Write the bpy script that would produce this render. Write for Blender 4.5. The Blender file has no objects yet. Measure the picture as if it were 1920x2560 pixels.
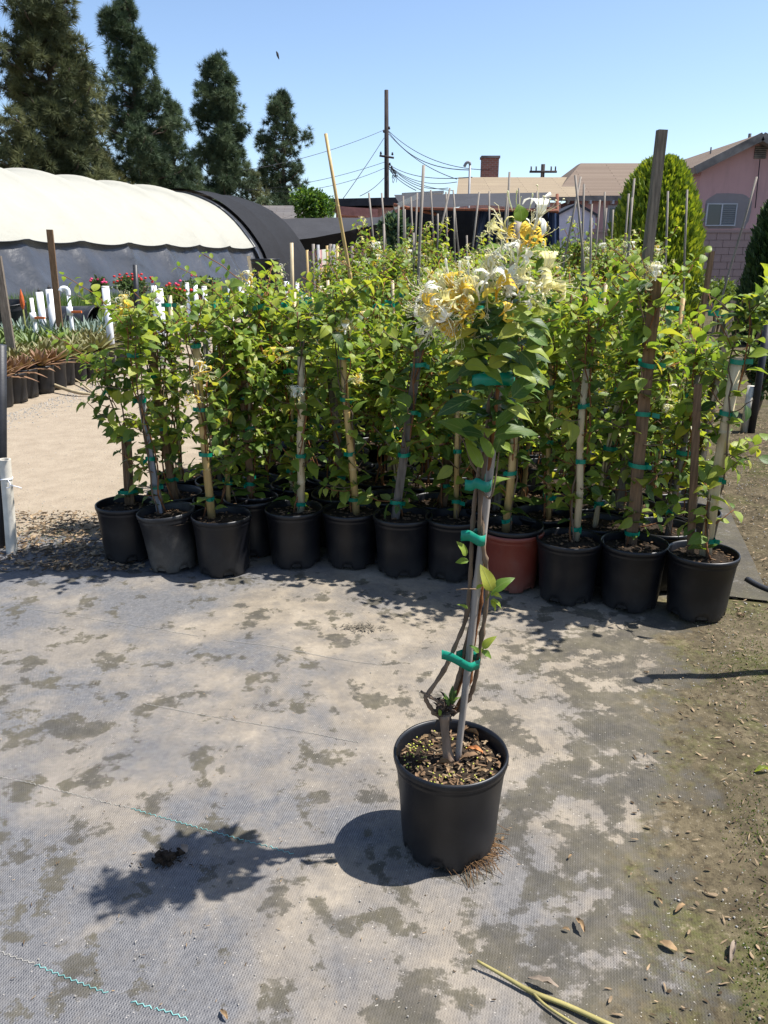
import bpy, math, random
import numpy as np
from mathutils import Vector, Matrix, noise as mnoise
R = math.radians
S = bpy.context.scene
# ------------------------------------------------------------------ camera, sky, sun, exposure
CH, PITCH, FPX = 1.44, R(17.7), 1970.0
cam = bpy.data.objects.new('camera', bpy.data.cameras.new('camera'))
S.collection.objects.link(cam)
cam.location = (0, 0, CH); cam.rotation_euler = (math.pi/2 - PITCH, 0, 0)
cam.data.sensor_fit = 'VERTICAL'; cam.data.sensor_height = 24.0
cam.data.lens = 24.0 * FPX / 2560.0
cam.data.clip_start = 0.05; cam.data.clip_end = 2000
S.camera = cam
S.render.resolution_x, S.render.resolution_y = 768, 1024
SUN_EL = R(60.5); SUN_AZ = math.atan2(0.95, 0.11)      # azimuth from +Y towards +X
W = bpy.data.worlds.new('World'); S.world = W; W.use_nodes = True
wn = W.node_tree; bg = wn.nodes['Background']
sky = wn.nodes.new('ShaderNodeTexSky'); sky.sky_type = 'NISHITA'; sky.sun_disc = False
sky.sun_elevation = SUN_EL; sky.sun_rotation = SUN_AZ
sky.air_density = 0.85; sky.dust_density = 0.75; sky.ozone_density = 2.0; sky.altitude = 20
wn.links.new(sky.outputs[0], bg.inputs[0]); bg.inputs[1].default_value = 0.112
sl = bpy.data.lights.new('sun', 'SUN'); sl.energy = 5.0; sl.angle = R(0.53); sl.color = (1.0, 0.965, 0.91)
so = bpy.data.objects.new('sun', sl); S.collection.objects.link(so)
sdir = Vector((math.sin(SUN_AZ)*math.cos(SUN_EL), math.cos(SUN_AZ)*math.cos(SUN_EL), math.sin(SUN_EL)))
so.rotation_euler = sdir.to_track_quat('Z', 'Y').to_euler(); so.location = (5, 2, 12)
vs = S.view_settings; vs.view_transform = 'Standard'; vs.look = 'None'; vs.exposure = 0.92; vs.gamma = 1.0
S.render.engine = 'CYCLES'
S.cycles.max_bounces = 8; S.cycles.transparent_max_bounces = 8

# ------------------------------------------------------------------ geometry helpers
FW = Vector((0, math.cos(PITCH), -math.sin(PITCH))); UP = Vector((0, math.sin(PITCH), math.cos(PITCH)))
def ray(px, py):
    return Vector((1, 0, 0))*((px-960)/FPX) + UP*(-(py-1280)/FPX) + FW
def at(px, py, Y):
    d = ray(px, py); return Vector((0, 0, CH)) + d*(Y/d.y)
def gp(px, py, z=0.0):
    d = ray(px, py); return Vector((0, 0, CH)) + d*((z-CH)/d.z)
C = S.collection.objects
def frame(d, n):
    d = d.normalized(); n = n - d*n.dot(d)
    if n.length < 1e-4: n = d.orthogonal()
    n.normalize(); x = d.cross(n)
    return Matrix((x, d, n)).transposed()
def M4(loc, d, n, s=1.0):
    m = frame(d, n).to_4x4()
    if isinstance(s, (int, float)): s = (s, s, s)
    m = m @ Matrix.Diagonal((s[0], s[1], s[2], 1))
    m.translation = loc
    return m
class MB:
    def __init__(s): s.v = []; s.f = []; s.m = []; s.a = []; s.n = 0
    def add(s, vs_, fs, mi=0, att=None):
        o = s.n; s.v.extend(map(tuple, vs_)); s.n += len(vs_)
        s.f.extend(tuple(i+o for i in f) for f in fs); s.m.extend([mi]*len(fs))
        s.a.extend(att if att is not None else [(0, 0, 0)]*len(vs_))
    def merge(s, t, M, mi=0, rnd=0.0):
        v = t[0] @ np.array(M.to_3x3()).T + np.array(M.translation)
        a = [(x, y, rnd) for x, y, _ in t[2]]
        s.add(v.tolist(), t[1], mi, a)
    def box(s, c, sz, rot=None, mi=0, bev=0.0):
        x, y, z = sz[0]/2, sz[1]/2, sz[2]/2; c = Vector(c)
        p = [Vector((a, b, d)) for d in (-z, z) for b in (-y, y) for a in (-x, x)]
        if rot is not None: p = [rot @ q for q in p]
        s.add([c+q for q in p], [(0,2,3,1),(4,5,7,6),(0,1,5,4),(2,6,7,3),(0,4,6,2),(1,3,7,5)], mi)
    def quad(s, p, mi=0, att=None): s.add(p, [tuple(range(len(p)))], mi, att)
    def tube(s, pts, r, n=6, mi=0, cap=True):
        pts = [Vector(p) for p in pts]; k = len(pts)
        rr = r if isinstance(r, (list, tuple)) else [r]*k
        t0 = (pts[1]-pts[0]).normalized(); x = t0.orthogonal().normalized()
        vs_ = []; att = []; L = 0
        for i, p in enumerate(pts):
            t = ((pts[min(i+1, k-1)]-pts[max(i-1, 0)])).normalized()
            x = (x - t*x.dot(t)); x = x.normalized() if x.length > 1e-6 else t.orthogonal().normalized()
            y = t.cross(x)
            if i: L += (p-pts[i-1]).length
            for j in range(n):
                a = 2*math.pi*j/n
                vs_.append(p + (x*math.cos(a)+y*math.sin(a))*rr[i]); att.append((j/n, L, 0))
        fs = [(i*n+j, i*n+(j+1) % n, (i+1)*n+(j+1) % n, (i+1)*n+j) for i in range(k-1) for j in range(n)]
        if cap: fs += [tuple(range(n-1, -1, -1)), tuple((k-1)*n+j for j in range(n))]
        s.add(vs_, fs, mi, att)
    def lathe(s, prof, n=32, c=(0, 0, 0), mi=0, cap=False):
        c = Vector(c); vs_ = []
        for r_, z in prof:
            for j in range(n):
                a = 2*math.pi*j/n; vs_.append(c+Vector((r_*math.cos(a), r_*math.sin(a), z)))
        k = len(prof)
        fs = [(i*n+j, i*n+(j+1) % n, (i+1)*n+(j+1) % n, (i+1)*n+j) for i in range(k-1) for j in range(n)]
        if cap: fs += [tuple(range(n-1, -1, -1)), tuple((k-1)*n+j for j in range(n))]
        s.add(vs_, fs, mi)
    def mesh(s, name, mats, smooth=True):
        me = bpy.data.meshes.new(name); me.from_pydata(s.v, [], s.f)
        for m in (mats if isinstance(mats, (list, tuple)) else [mats]): me.materials.append(m)
        me.polygons.foreach_set('material_index', s.m)
        me.polygons.foreach_set('use_smooth', [smooth]*len(s.f))
        at_ = me.attributes.new('lf', 'FLOAT_VECTOR', 'POINT')
        at_.data.foreach_set('vector', np.array(s.a, dtype=np.float32).ravel())
        me.update(); return me
    def build(s, name, mats, parent=None, smooth=True, **tags):
        o = bpy.data.objects.new(name, s.mesh(name, mats, smooth)); C.link(o)
        if parent is not None: o.parent = parent
        for k, v in tags.items(): o[k] = v
        return o
def put(name, me, parent=None, M=None, **tags):
    o = bpy.data.objects.new(name, me); C.link(o)
    if parent is not None: o.parent = parent
    if M is not None: o.matrix_local = M
    for k, v in tags.items(): o[k] = v
    return o
def empty(name, loc=(0, 0, 0), rz=0.0, **tags):
    o = bpy.data.objects.new(name, None); C.link(o); o.location = loc; o.rotation_euler = (0, 0, rz)
    o.empty_display_size = 0.05
    for k, v in tags.items(): o[k] = v
    return o
def spline(pts, n=6):
    pts = [Vector(p) for p in pts]; out = []
    P = [pts[0]*2-pts[1]] + pts + [pts[-1]*2-pts[-2]]
    for i in range(1, len(P)-2):
        for k in range(n):
            t = k/n; a, b, c, d = P[i-1:i+3]
            out.append(0.5*((2*b)+(c-a)*t+(2*a-5*b+4*c-d)*t*t+(3*b-a-3*c+d)*t**3))
    out.append(pts[-1]); return out

# ------------------------------------------------------------------ materials
class NT:
    def __init__(s, name):
        s.m = bpy.data.materials.new(name); s.m.use_nodes = True; s.nt = s.m.node_tree
        s.p = s.nt.nodes['Principled BSDF']; s.o = s.nt.nodes['Material Output']
    def n(s, t, i=None, **kw):
        nd = s.nt.nodes.new('ShaderNode'+t)
        for k, v in kw.items(): setattr(nd, k, v)
        for k, v in (i or {}).items(): s.set(nd.inputs[k], v)
        return nd
    def set(s, sock, v):
        if isinstance(v, bpy.types.NodeSocket): s.nt.links.new(v, sock)
        elif isinstance(v, bpy.types.Node): s.nt.links.new(v.outputs[0], sock)
        else:
            if isinstance(v, tuple) and len(v) == 3 and sock.type == 'RGBA': v = v+(1,)
            sock.default_value = v
    def mix(s, f, a, b, mode='MIX'):
        nd = s.n('Mix', data_type='RGBA', blend_type=mode)
        s.set(nd.inputs[0], f); s.set(nd.inputs[6], a); s.set(nd.inputs[7], b); return nd.outputs[2]
    def math(s, op, a, b=0.0, c=None, clamp=False):
        nd = s.n('Math', operation=op, use_clamp=clamp); s.set(nd.inputs[0], a); s.set(nd.inputs[1], b)
        if c is not None: s.set(nd.inputs[2], c)
        return nd.outputs[0]
    def ramp(s, f, stops):
        nd = s.n('ValToRGB'); s.set(nd.inputs[0], f); e = nd.color_ramp.elements
        while len(e) < len(stops): e.new(0.5)
        for q, (p, c) in zip(e, stops):
            q.position = p; q.color = (c, c, c, 1) if isinstance(c, (int, float)) else tuple(c)+(1,)
        return nd.outputs[0]
    def coord(s, which='Object', scale=None):
        t = s.n('TexCoord').outputs[which]
        if scale is None: return t
        mp = s.n('Mapping'); s.set(mp.inputs[0], t); mp.inputs['Scale'].default_value = scale; return mp.outputs[0]
    def noise(s, v, scale, detail=4.0, rough=0.55, dist=0.0):
        nd = s.n('TexNoise', {'Vector': v, 'Scale': scale, 'Detail': detail, 'Roughness': rough, 'Distortion': dist}); return nd.outputs[0]
    def bump(s, h, st=0.3, d=0.01):
        nd = s.n('Bump', {'Height': h, 'Strength': st, 'Distance': d}); s.set(s.p.inputs['Normal'], nd.outputs[0]); return nd.outputs[0]
    def base(s, c): s.set(s.p.inputs['Base Color'], c)
    def rs(s, r, sp=0.3): s.set(s.p.inputs['Roughness'], r); s.p.inputs['Specular IOR Level'].default_value = sp
MATS = {}
def simple(name, col, rough=0.7, spec=0.25, var=0.25, sc=6.0, bump=0.15, bsc=60.0, bd=0.004, stretch=(1, 1, 1)):
    if name in MATS: return MATS[name]
    t = NT(name); v = t.coord('Object', stretch)
    f = t.ramp(t.noise(v, sc, 5), [(0.3, 0.0), (0.7, 1.0)])
    lo = tuple(c*(1-var) for c in col); hi = tuple(min(1, c*(1+var)) for c in col)
    c = t.mix(f, lo, hi)
    oi = t.n('ObjectInfo'); k = t.math('MULTIPLY_ADD', oi.outputs['Random'], var*0.6, 1-var*0.3)
    c = t.mix(1.0, c, t.n('CombineColor', {0: k, 1: k, 2: k}).outputs[0], 'MULTIPLY')
    t.base(c); t.rs(rough, spec)
    if bump: t.bump(t.noise(v, bsc, 3), bump, bd)
    MATS[name] = t.m; return t.m
def leafmat(name, stops, trans=0.47, rough=0.45, spec=0.28, under=(0.24, 0.31, 0.15), vein=True, tcol=(1.35, 1.25, 0.5)):
    """leaf: colour by the leaf's own random value, paler underside, lighter veins, light shining through"""
    t = NT(name); a = t.n('Attribute', attribute_name='lf').outputs['Vector']
    sx = t.n('SeparateXYZ', {0: a})
    oi = t.n('ObjectInfo').outputs['Random']
    r = t.math('FRACT', t.math('ADD', sx.outputs[2], oi))
    col = t.ramp(r, stops)
    nz = t.noise(t.coord('Object'), 55.0, 2)
    col = t.mix(t.math('MULTIPLY', nz, 0.35), col, (0.02, 0.045, 0.01))
    if vein:
        ax = t.math('ABSOLUTE', sx.outputs[0])
        mid = t.ramp(ax, [(0.03, 1.0), (0.10, 0.0)])
        w = t.math('SINE', t.math('MULTIPLY_ADD', sx.outputs[1], 40.0, t.math('MULTIPLY', ax, -16.0)))
        sv = t.math('MULTIPLY', t.ramp(w, [(0.80, 0.0), (1.0, 1.0)]), 0.35)
        vf = t.math('MULTIPLY', t.math('MAXIMUM', mid, sv), 0.5)
        col = t.mix(vf, col, (0.22, 0.27, 0.09))
        t.bump(t.math('ADD', mid, sv), 0.35, 0.0015)
    geo = t.n('NewGeometry')
    colf = t.mix(t.math('MULTIPLY', geo.outputs['Backfacing'], 0.55), col, under)
    t.base(colf); t.rs(rough, spec)
    tr = t.n('BsdfTranslucent'); t.set(tr.inputs[0], t.mix(1.0, col, tcol, 'MULTIPLY'))
    mx = t.n('MixShader', {0: trans, 1: t.p.outputs[0], 2: tr.outputs[0]})
    t.nt.links.new(mx.outputs[0], t.o.inputs[0]); MATS[name] = t.m; return t.m
LEAF = leafmat('honeysuckle_leaf', [(0.0, (0.045, 0.095, 0.022)), (0.25, (0.115, 0.195, 0.038)), (0.55, (0.235, 0.325, 0.052)), (0.84, (0.37, 0.44, 0.07)), (0.97, (0.43, 0.44, 0.07)), (1.0, (0.48, 0.38, 0.05))])
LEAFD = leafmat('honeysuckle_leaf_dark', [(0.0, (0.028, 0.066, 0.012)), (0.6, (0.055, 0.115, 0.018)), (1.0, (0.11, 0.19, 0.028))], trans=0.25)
LEAFL = leafmat('honeysuckle_leaf_young', [(0.0, (0.14, 0.25, 0.04)), (0.5, (0.25, 0.36, 0.05)), (1.0, (0.40, 0.45, 0.06))], trans=0.5)
def petal(name, c0, c1, trans=0.35):
    t = NT(name); oi = t.n('ObjectInfo').outputs['Random']
    sx = t.n('SeparateXYZ', {0: t.n('Attribute', attribute_name='lf').outputs['Vector']})
    r = t.math('FRACT', t.math('ADD', sx.outputs[2], oi)); c = t.mix(r, c0, c1)
    t.base(c); t.rs(0.55, 0.2)
    tr = t.n('BsdfTranslucent'); t.set(tr.inputs[0], c)
    mx = t.n('MixShader', {0: trans, 1: t.p.outputs[0], 2: tr.outputs[0]}); t.nt.links.new(mx.outputs[0], t.o.inputs[0])
    MATS[name] = t.m; return t.m
PET = [petal('petal_white', (0.80, 0.80, 0.72), (0.86, 0.84, 0.70)), petal('petal_cream', (0.80, 0.72, 0.26), (0.82, 0.77, 0.44)), petal('petal_gold', (0.78, 0.50, 0.04), (0.82, 0.62, 0.10))]
BUDM = petal('bud_pale_green', (0.62, 0.66, 0.32), (0.78, 0.77, 0.56))
def plastic(name, col, dust=(0.16, 0.145, 0.12), dz=0.06, amt=1.0):
    t = NT(name); v = t.coord('Object'); sz = t.n('SeparateXYZ', {0: v}).outputs[2]
    lowm = t.math('SUBTRACT', 1.0, t.math('DIVIDE', sz, dz*2.2), clamp=True)
    oi = t.n('ObjectInfo').outputs['Random']
    vv = t.n('VectorMath', {0: v, 1: t.n('CombineXYZ', {0: t.math('MULTIPLY', oi, 7.0), 1: oi, 2: oi}).outputs[0]}, operation='ADD').outputs[0]
    nz = t.noise(vv, 9.0, 6, 0.65)
    scuff = t.ramp(nz, [(0.50, 0.0), (0.72, 1.0)])
    f = t.math('MULTIPLY', t.math('ADD', t.math('MULTIPLY', lowm, 0.45), t.math('MULTIPLY', scuff, 0.30), clamp=True), amt)
    fine = t.noise(vv, 120.0, 2)
    f = t.math('MULTIPLY', f, t.math('MULTIPLY_ADD', fine, 0.8, 0.5), clamp=True)
    spk = t.ramp(t.noise(vv, 260.0, 1), [(0.74, 0.0), (0.78, 1.0)])
    f = t.math('MAXIMUM', f, t.math('MULTIPLY', spk, 0.5*amt))
    t.base(t.mix(f, col, dust)); t.rs(t.math('MULTIPLY_ADD', f, 0.35, 0.42), 0.45)
    t.bump(t.noise(vv, 300.0, 2), 0.06, 0.001); MATS[name] = t.m; return t.m
POT = plastic('black_pot_plastic', (0.0040, 0.0044, 0.0068), (0.070, 0.067, 0.062), 0.05, .5)
POTG = plastic('dusty_pot_plastic', (0.014, 0.014, 0.016), (0.15, 0.14, 0.12), 0.09, 1.1)
POTR = plastic('red_pot_plastic', (0.17, 0.035, 0.022), (0.2, 0.12, 0.09), 0.05)
SOIL = simple('potting_soil', (0.034, 0.025, 0.018), 0.95, 0.1, 0.5, 60, 0.8, 160, 0.01)
CHIP = simple('bark_chip', (0.14, 0.088, 0.05), 0.85, 0.15, 0.5, 30, 0.3, 90)
DRYL = simple('dry_leaf', (0.21, 0.14, 0.075), 0.8, 0.2, 0.4, 25, 0.3, 80)
TAPE = simple('green_tie_tape', (0.0, 0.20, 0.125), 0.38, 0.45, 0.12, 30, 0.1, 60)
VINE = simple('vine_bark', (0.15, 0.105, 0.070), 0.9, 0.15, 0.45, 30, 0.7, 120, 0.004, (1, 1, 0.25))
VINER = simple('vine_reddish', (0.20, 0.085, 0.035), 0.8, 0.2, 0.4, 30, 0.4, 120, 0.003)
VINEG = simple('vine_green', (0.16, 0.17, 0.05), 0.7, 0.2, 0.35, 20, 0.2, 90)
BAMY = simple('bamboo_yellow', (0.47, 0.32, 0.13), 0.5, 0.35, 0.22, 14, 0.12, 60, 0.002, (4, 4, 0.6))
BAMP = simple('bamboo_pale', (0.52, 0.42, 0.26), 0.55, 0.3, 0.2, 14, 0.12, 60, 0.002, (4, 4, 0.6))
BAMG = simple('bamboo_grey', (0.225, 0.195, 0.165), 0.7, 0.2, 0.3, 14, 0.2, 60, 0.002, (5, 5, 0.5))
WOODB = simple('stake_wood_brown', (0.17, 0.105, 0.06), 0.85, 0.15, 0.4, 18, 0.5, 70, 0.003, (6, 6, 0.5))
WOODG = simple('stake_wood_grey', (0.15, 0.125, 0.10), 0.9, 0.12, 0.4, 18, 0.6, 70, 0.003, (6, 6, 0.5))
WOODS = simple('stake_wood_silver', (0.27, 0.27, 0.28), 0.8, 0.2, 0.3, 18, 0.4, 70, 0.003, (6, 6, 0.5))
PVC = simple('pvc_white', (0.74, 0.75, 0.77), 0.4, 0.4, 0.08, 9, 0.05, 40)
PVCD = simple('pvc_weathered', (0.62, 0.58, 0.50), 0.55, 0.3, 0.2, 14, 0.1, 40)
BLK = simple('black_steel', (0.02, 0.021, 0.026), 0.5, 0.4, 0.3, 12, 0.15, 60)
RUST = simple('rusty_pipe', (0.16, 0.06, 0.035), 0.8, 0.25, 0.4, 14, 0.3, 60)
STONE = simple('pebble_stone', (0.30, 0.28, 0.25), 0.85, 0.2, 0.35, 20, 0.4, 50)
CONC = simple('pale_concrete', (0.45, 0.42, 0.38), 0.9, 0.15, 0.2, 5, 0.3, 40)
# ------------------------------------------------------------------ ground
def ground_mat():
    t = NT('bare_ground'); v = t.coord('Object'); s = t.n('SeparateXYZ', {0: v}); x, y = s.outputs[0], s.outputs[1]
    n1 = t.noise(v, 0.9, 6, 0.6); n2 = t.noise(v, 7.0, 6, 0.65); n3 = t.noise(v, 90.0, 3); n4 = t.noise(v, 28.0, 4, 0.7)
    path = t.mix(t.ramp(n2, [(0.3, 0.0), (0.7, 1.0)]), (0.245, 0.198, 0.145), (0.32, 0.265, 0.198))
    path = t.mix(t.ramp(n4, [(0.55, 0.0), (0.75, 1.0)]), path, (0.27, 0.225, 0.165))
    soil = t.mix(t.ramp(n2, [(0.35, 0.0), (0.65, 1.0)]), (0.045, 0.036, 0.020), (0.12, 0.096, 0.058))
    moss = t.ramp(t.noise(v, 2.3, 5, 0.65, 0.6), [(0.50, 0.0), (0.60, 1.0)])
    soil = t.mix(t.math('MULTIPLY', moss, t.ramp(n4, [(0.35, 0.0), (0.6, 0.8)])), soil, (0.075, 0.078, 0.024))
    q = t.math('ADD', t.math('MULTIPLY_ADD', y, -0.25, x), t.math('MULTIPLY', n1, 0.8))   # east of the beds: mossy soil
    grain = t.noise(v, 38.0, 6, 0.8); soil = t.mix(t.math('MULTIPLY', t.ramp(grain, [(0.40, 1.0), (0.52, 0.0)]), 0.75), soil, (0.035, 0.027, 0.016)); soil = t.mix(t.math('MULTIPLY', t.ramp(grain, [(0.58, 0.0), (0.68, 1.0)]), 0.6), soil, (0.25, 0.20, 0.14))
    c = t.mix(t.ramp(q, [(0.2, 0.0), (0.9, 1.0)]), path, soil)
    # the strip of leaf mould between the path and the cloth
    qb = t.math('ADD', t.math('MULTIPLY_ADD', x, 0.35, y), t.math('MULTIPLY', n1, 1.0))
    lit = t.math('MULTIPLY', t.math('SUBTRACT', 4.05, qb, clamp=True), 0.85)
    c = t.mix(lit, c, t.mix(t.ramp(n4, [(0.4, 0.0), (0.62, 1.0)]), (0.10, 0.08, 0.05), (0.30, 0.235, 0.15)))
    grit = t.ramp(n3, [(0.66, 0.0), (0.74, 1.0)]); c = t.mix(t.math('MULTIPLY', grit, 0.5), c, (0.55, 0.50, 0.43))
    c = t.mix(t.math('MULTIPLY', t.ramp(n3, [(0.26, 1.0), (0.34, 0.0)]), 0.5), c, (0.09, 0.075, 0.055))
    t.base(c); t.rs(0.95, 0.1); t.bump(t.math('ADD', t.math('MULTIPLY', n4, 1.2), t.math('MULTIPLY', n3, 0.5)), 0.6, 0.015); return t.m
g = MB(); g.quad([(-300, -60, 0), (300, -60, 0), (300, 600, 0), (-300, 600, 0)])
g.build('ground', ground_mat(), kind='structure')
def cloth_mat(name, dusty=1.0):
    t = NT(name); v = t.coord('Object'); s = t.n('SeparateXYZ', {0: v}); x, y = s.outputs[0], s.outputs[1]
    rot = t.n('Mapping', {0: v}); rot.inputs['Rotation'].default_value = (0, 0, R(14.5)); rv = rot.outputs[0]
    r = t.n('SeparateXYZ', {0: rv}); wob = t.math('MULTIPLY', t.noise(v, 30.0, 2), 2.2)
    wx = t.math('SINE', t.math('MULTIPLY_ADD', r.outputs[0], 2*math.pi/0.0062, wob))
    wy = t.math('SINE', t.math('MULTIPLY_ADD', r.outputs[1], 2*math.pi/0.0078, wob))
    wv = t.math('MULTIPLY_ADD', t.math('MULTIPLY', wx, wy), 0.5, 0.5)
    line = t.math('MULTIPLY_ADD', wx, 0.5, 0.5)
    weave = t.math('ADD', t.math('MULTIPLY', wv, 0.55), t.math('MULTIPLY', line, 0.45))
    wm = t.ramp(t.noise(v, 2.1, 5, 0.7), [(0.35, 0.25), (0.65, 1.0)])
    weave = t.math('MULTIPLY_ADD', t.math('SUBTRACT', weave, 0.5), wm, t.math('MULTIPLY_ADD', t.math('SUBTRACT', t.noise(v, 70.0, 3, 0.7), 0.5), 0.7, 0.5), clamp=True)
    fab = t.mix(weave, (0.022, 0.025, 0.034), (0.215, 0.21, 0.208))
    n1 = t.noise(v, 1.3, 6, 0.62, 0.3); n2 = t.noise(v, 4.5, 8, 0.72); n3 = t.noise(v, 46.0, 4, 0.7); n5 = t.noise(v, 160.0, 2)
    dcol = t.mix(t.ramp(n2, [(.3, 0.0), (.7, 1.0)]), (0.17, 0.138, 0.098), (0.335, 0.283, 0.214))
    d = t.math('ADD', t.ramp(n1, [(0.40, 0.0), (0.60, 1.0)]), t.math('MULTIPLY', t.math('SUBTRACT', n2, 0.5), 1.5), clamp=True)
    d = t.math('ADD', d, t.math('MULTIPLY', t.math('MULTIPLY_ADD', x, 0.62, t.math('MULTIPLY_ADD', y, 0.26, -0.42)), 0.9), clamp=True)
    d = t.math('MULTIPLY', d, 0.88*dusty)
    d = t.math('MULTIPLY', d, t.math('MULTIPLY_ADD', weave, 0.35, 0.75), clamp=True)
    c = t.mix(d, fab, dcol)
    c = t.mix(t.math('MULTIPLY', t.ramp(t.noise(v, 14.0, 6, 0.75), [(0.52, 0.0), (0.66, 1.0)]), 0.45), c, (0.12, 0.11, 0.10))
    # dried puddle stains, more of them towards the soil edge
    q = t.math('SUBTRACT', x, t.math('MULTIPLY_ADD', y, 0.36, 0.04))
    nd = t.noise(v, 6.6, 9, 0.68, 0.12); nbig = t.noise(v, 1.6, 3, 0.5)
    e = t.math('MULTIPLY_ADD', t.math('ADD', q, 0.75, clamp=True), 0.185, t.math('MULTIPLY_ADD', nbig, 0.22, nd))
    e2 = t.math('MULTIPLY_ADD', t.math('SUBTRACT', t.noise(v, 17.0, 6, 0.65), 0.5), 0.34, e)
    stain = t.ramp(e2, [(0.665, 0.0), (0.685, 0.7), (0.72, 1.0)])
    olive = t.mix(t.ramp(n2, [(0.4, 0.0), (0.6, 1.0)]), (0.040, 0.037, 0.030), (0.068, 0.060, 0.037))
    olive = t.mix(t.math('MULTIPLY', weave, 0.35), olive, (0.13, 0.12, 0.105))
    stain = t.math('MULTIPLY', stain, t.ramp(t.noise(v, 20.0, 5, 0.7), [(0.30, 0.75), (0.55, 1.0)]))
    c = t.mix(t.math('MULTIPLY', stain, 0.90), c, olive)
    # soil washed over the edge of the cloth
    qs = t.math('ADD', q, t.math('MULTIPLY', t.math('SUBTRACT', n2, 0.5), 1.1))
    sm = t.ramp(qs, [(0.02, 0.0), (0.16, 1.0)])
    soil = t.mix(t.ramp(n2, [(0.35, 0.0), (0.65, 1.0)]), (0.045, 0.036, 0.020), (0.125, 0.100, 0.060))
    moss = t.ramp(t.noise(v, 2.3, 5, 0.65, 0.6), [(0.50, 0.0), (0.60, 1.0)])
    soil = t.mix(t.math('MULTIPLY', moss, t.ramp(n3, [(0.35, 0.0), (0.6, 0.85)])), soil, (0.075, 0.078, 0.024))
    grain = t.noise(v, 38.0, 6, 0.8); soil = t.mix(t.math('MULTIPLY', t.ramp(grain, [(0.40, 1.0), (0.52, 0.0)]), 0.75), soil, (0.035, 0.027, 0.016)); soil = t.mix(t.math('MULTIPLY', t.ramp(grain, [(0.58, 0.0), (0.68, 1.0)]), 0.6), soil, (0.27, 0.22, 0.15))
    c = t.mix(t.math('MULTIPLY', sm, dusty), c, soil)
    c = t.mix(t.math('MULTIPLY', t.ramp(n3, [(0.60, 0.0), (0.72, 1.0)]), t.math('MULTIPLY_ADD', sm, 0.45, 0.12)), c, (0.09, 0.075, 0.05))
    c = t.mix(t.math('MULTIPLY', t.ramp(n5, [(0.70, 0.0), (0.75, 1.0)]), 0.55), c, (0.62, 0.57, 0.50))
    t.base(c); t.rs(0.9, 0.15)
    h = t.math('ADD', t.math('MULTIPLY', weave, t.math('MULTIPLY_ADD', d, -0.6, 0.8)), t.math('ADD', t.math('MULTIPLY', n3, 1.2), t.math('MULTIPLY', n2, 2.0)))
    t.bump(h, 0.35, 0.006); return t.m
UD, VD = Vector((0.968, -0.25, 0)), Vector((0.25, 0.968, 0))
def wav(x, y):
    r = 1-abs(mnoise.noise(Vector((x*1.1+y*.5, y*2.1-x*.3, 7.7)))); r2 = 1-abs(mnoise.noise(Vector((x*3.0-y*1.2, y*1.4, 2.2))))
    return 0.006*r**14 + 0.004*r2**16 + 0.004*mnoise.noise(Vector((x*1.3, y*1.3, 0.3))) + 0.0025*mnoise.noise(Vector((x*5, y*5, 1.7)))
def sheet(name, mt, fn, nu, nv, z0, amp=1.0, **tags):
    b = MB(); vs_ = []
    for j in range(nv+1):
        for i in range(nu+1):
            x, y = fn(i/nu, j/nv); vs_.append((x, y, z0 + amp*wav(x, y)))
    b.add(vs_, [(j*(nu+1)+i, j*(nu+1)+i+1, (j+1)*(nu+1)+i+1, (j+1)*(nu+1)+i) for j in range(nv) for i in range(nu)])
    return b.build(name, mt, **tags)
def matfn(a, b):
    x = -4.5 + 6.6*a; top = 3.62 - 0.25*x + 0.10*mnoise.noise(Vector((x*1.7, 0, 5)))
    return (x, -1.2 + (top+1.2)*b)
mat_main = sheet('weed_mat', cloth_mat('woven_ground_cloth'), matfn, 240, 180, 0.007, kind='structure')
P1 = gp(312, 1258, 0.28); P1.z = 0
def bedfn(a, b):
    wob = 0.02*mnoise.noise(Vector((b*9, 0, 2)))
    p = P1 - UD*0.16 + VD*0.16 + UD*((3.22+wob)*a + (0.10*b if a > .99 else 0)) + VD*(7.2*b); return (p.x, p.y)
mat_bed = sheet('bed_cloth', cloth_mat('bed_ground_cloth', 0.22), bedfn, 40, 60, 0.019, 0.7, kind='structure')
# stitched guide threads woven into the cloth
THT = simple('teal_thread', (0.17, 0.36, 0.34), 0.7, 0.2, 0.3, 40, 0)
THW = simple('dusty_thread', (0.36, 0.34, 0.30), 0.8, 0.2, 0.2, 40, 0)
rt = random.Random(5)
for (a, b, m, r_) in [((0, 1950), (330, 2030), THW, .0008), ((330, 2030), (741, 2144), THT, .0010), ((0, 2387), (90, 2421), THW, .0009), ((90, 2421), (280, 2494), THT, .0013), ((330, 2512), (480, 2566), THT, .0013),
                      ((359, 1765), (903, 1863), THW, .0008), ((52, 1524), (500, 1595), THW, .0008), ((560, 1605), (960, 1672), THW, .0008)]:
    A, B = gp(*a), gp(*b); d = (B-A); L = d.length; d.normalize(); nrm = Vector((-d.y, d.x, 0)); k = int(L/0.008); mb = MB(); seg = []
    for i in range(k):
        p = A + d*(i*L/k) + nrm*(0.0028*(1 if i % 2 else -1) + 0.006*mnoise.noise(Vector((i*.02, a[0], 0)))); p.z = 0.0085 + wav(p.x, p.y); seg.append(p)
        if rt.random() < 0.06 and len(seg) > 4: mb.tube(seg, r_, 4); seg = [p + d*0.006]
    if len(seg) > 2: mb.tube(seg, r_, 4)
    mb.build('stitching', m, mat_main, kind='stuff')
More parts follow.
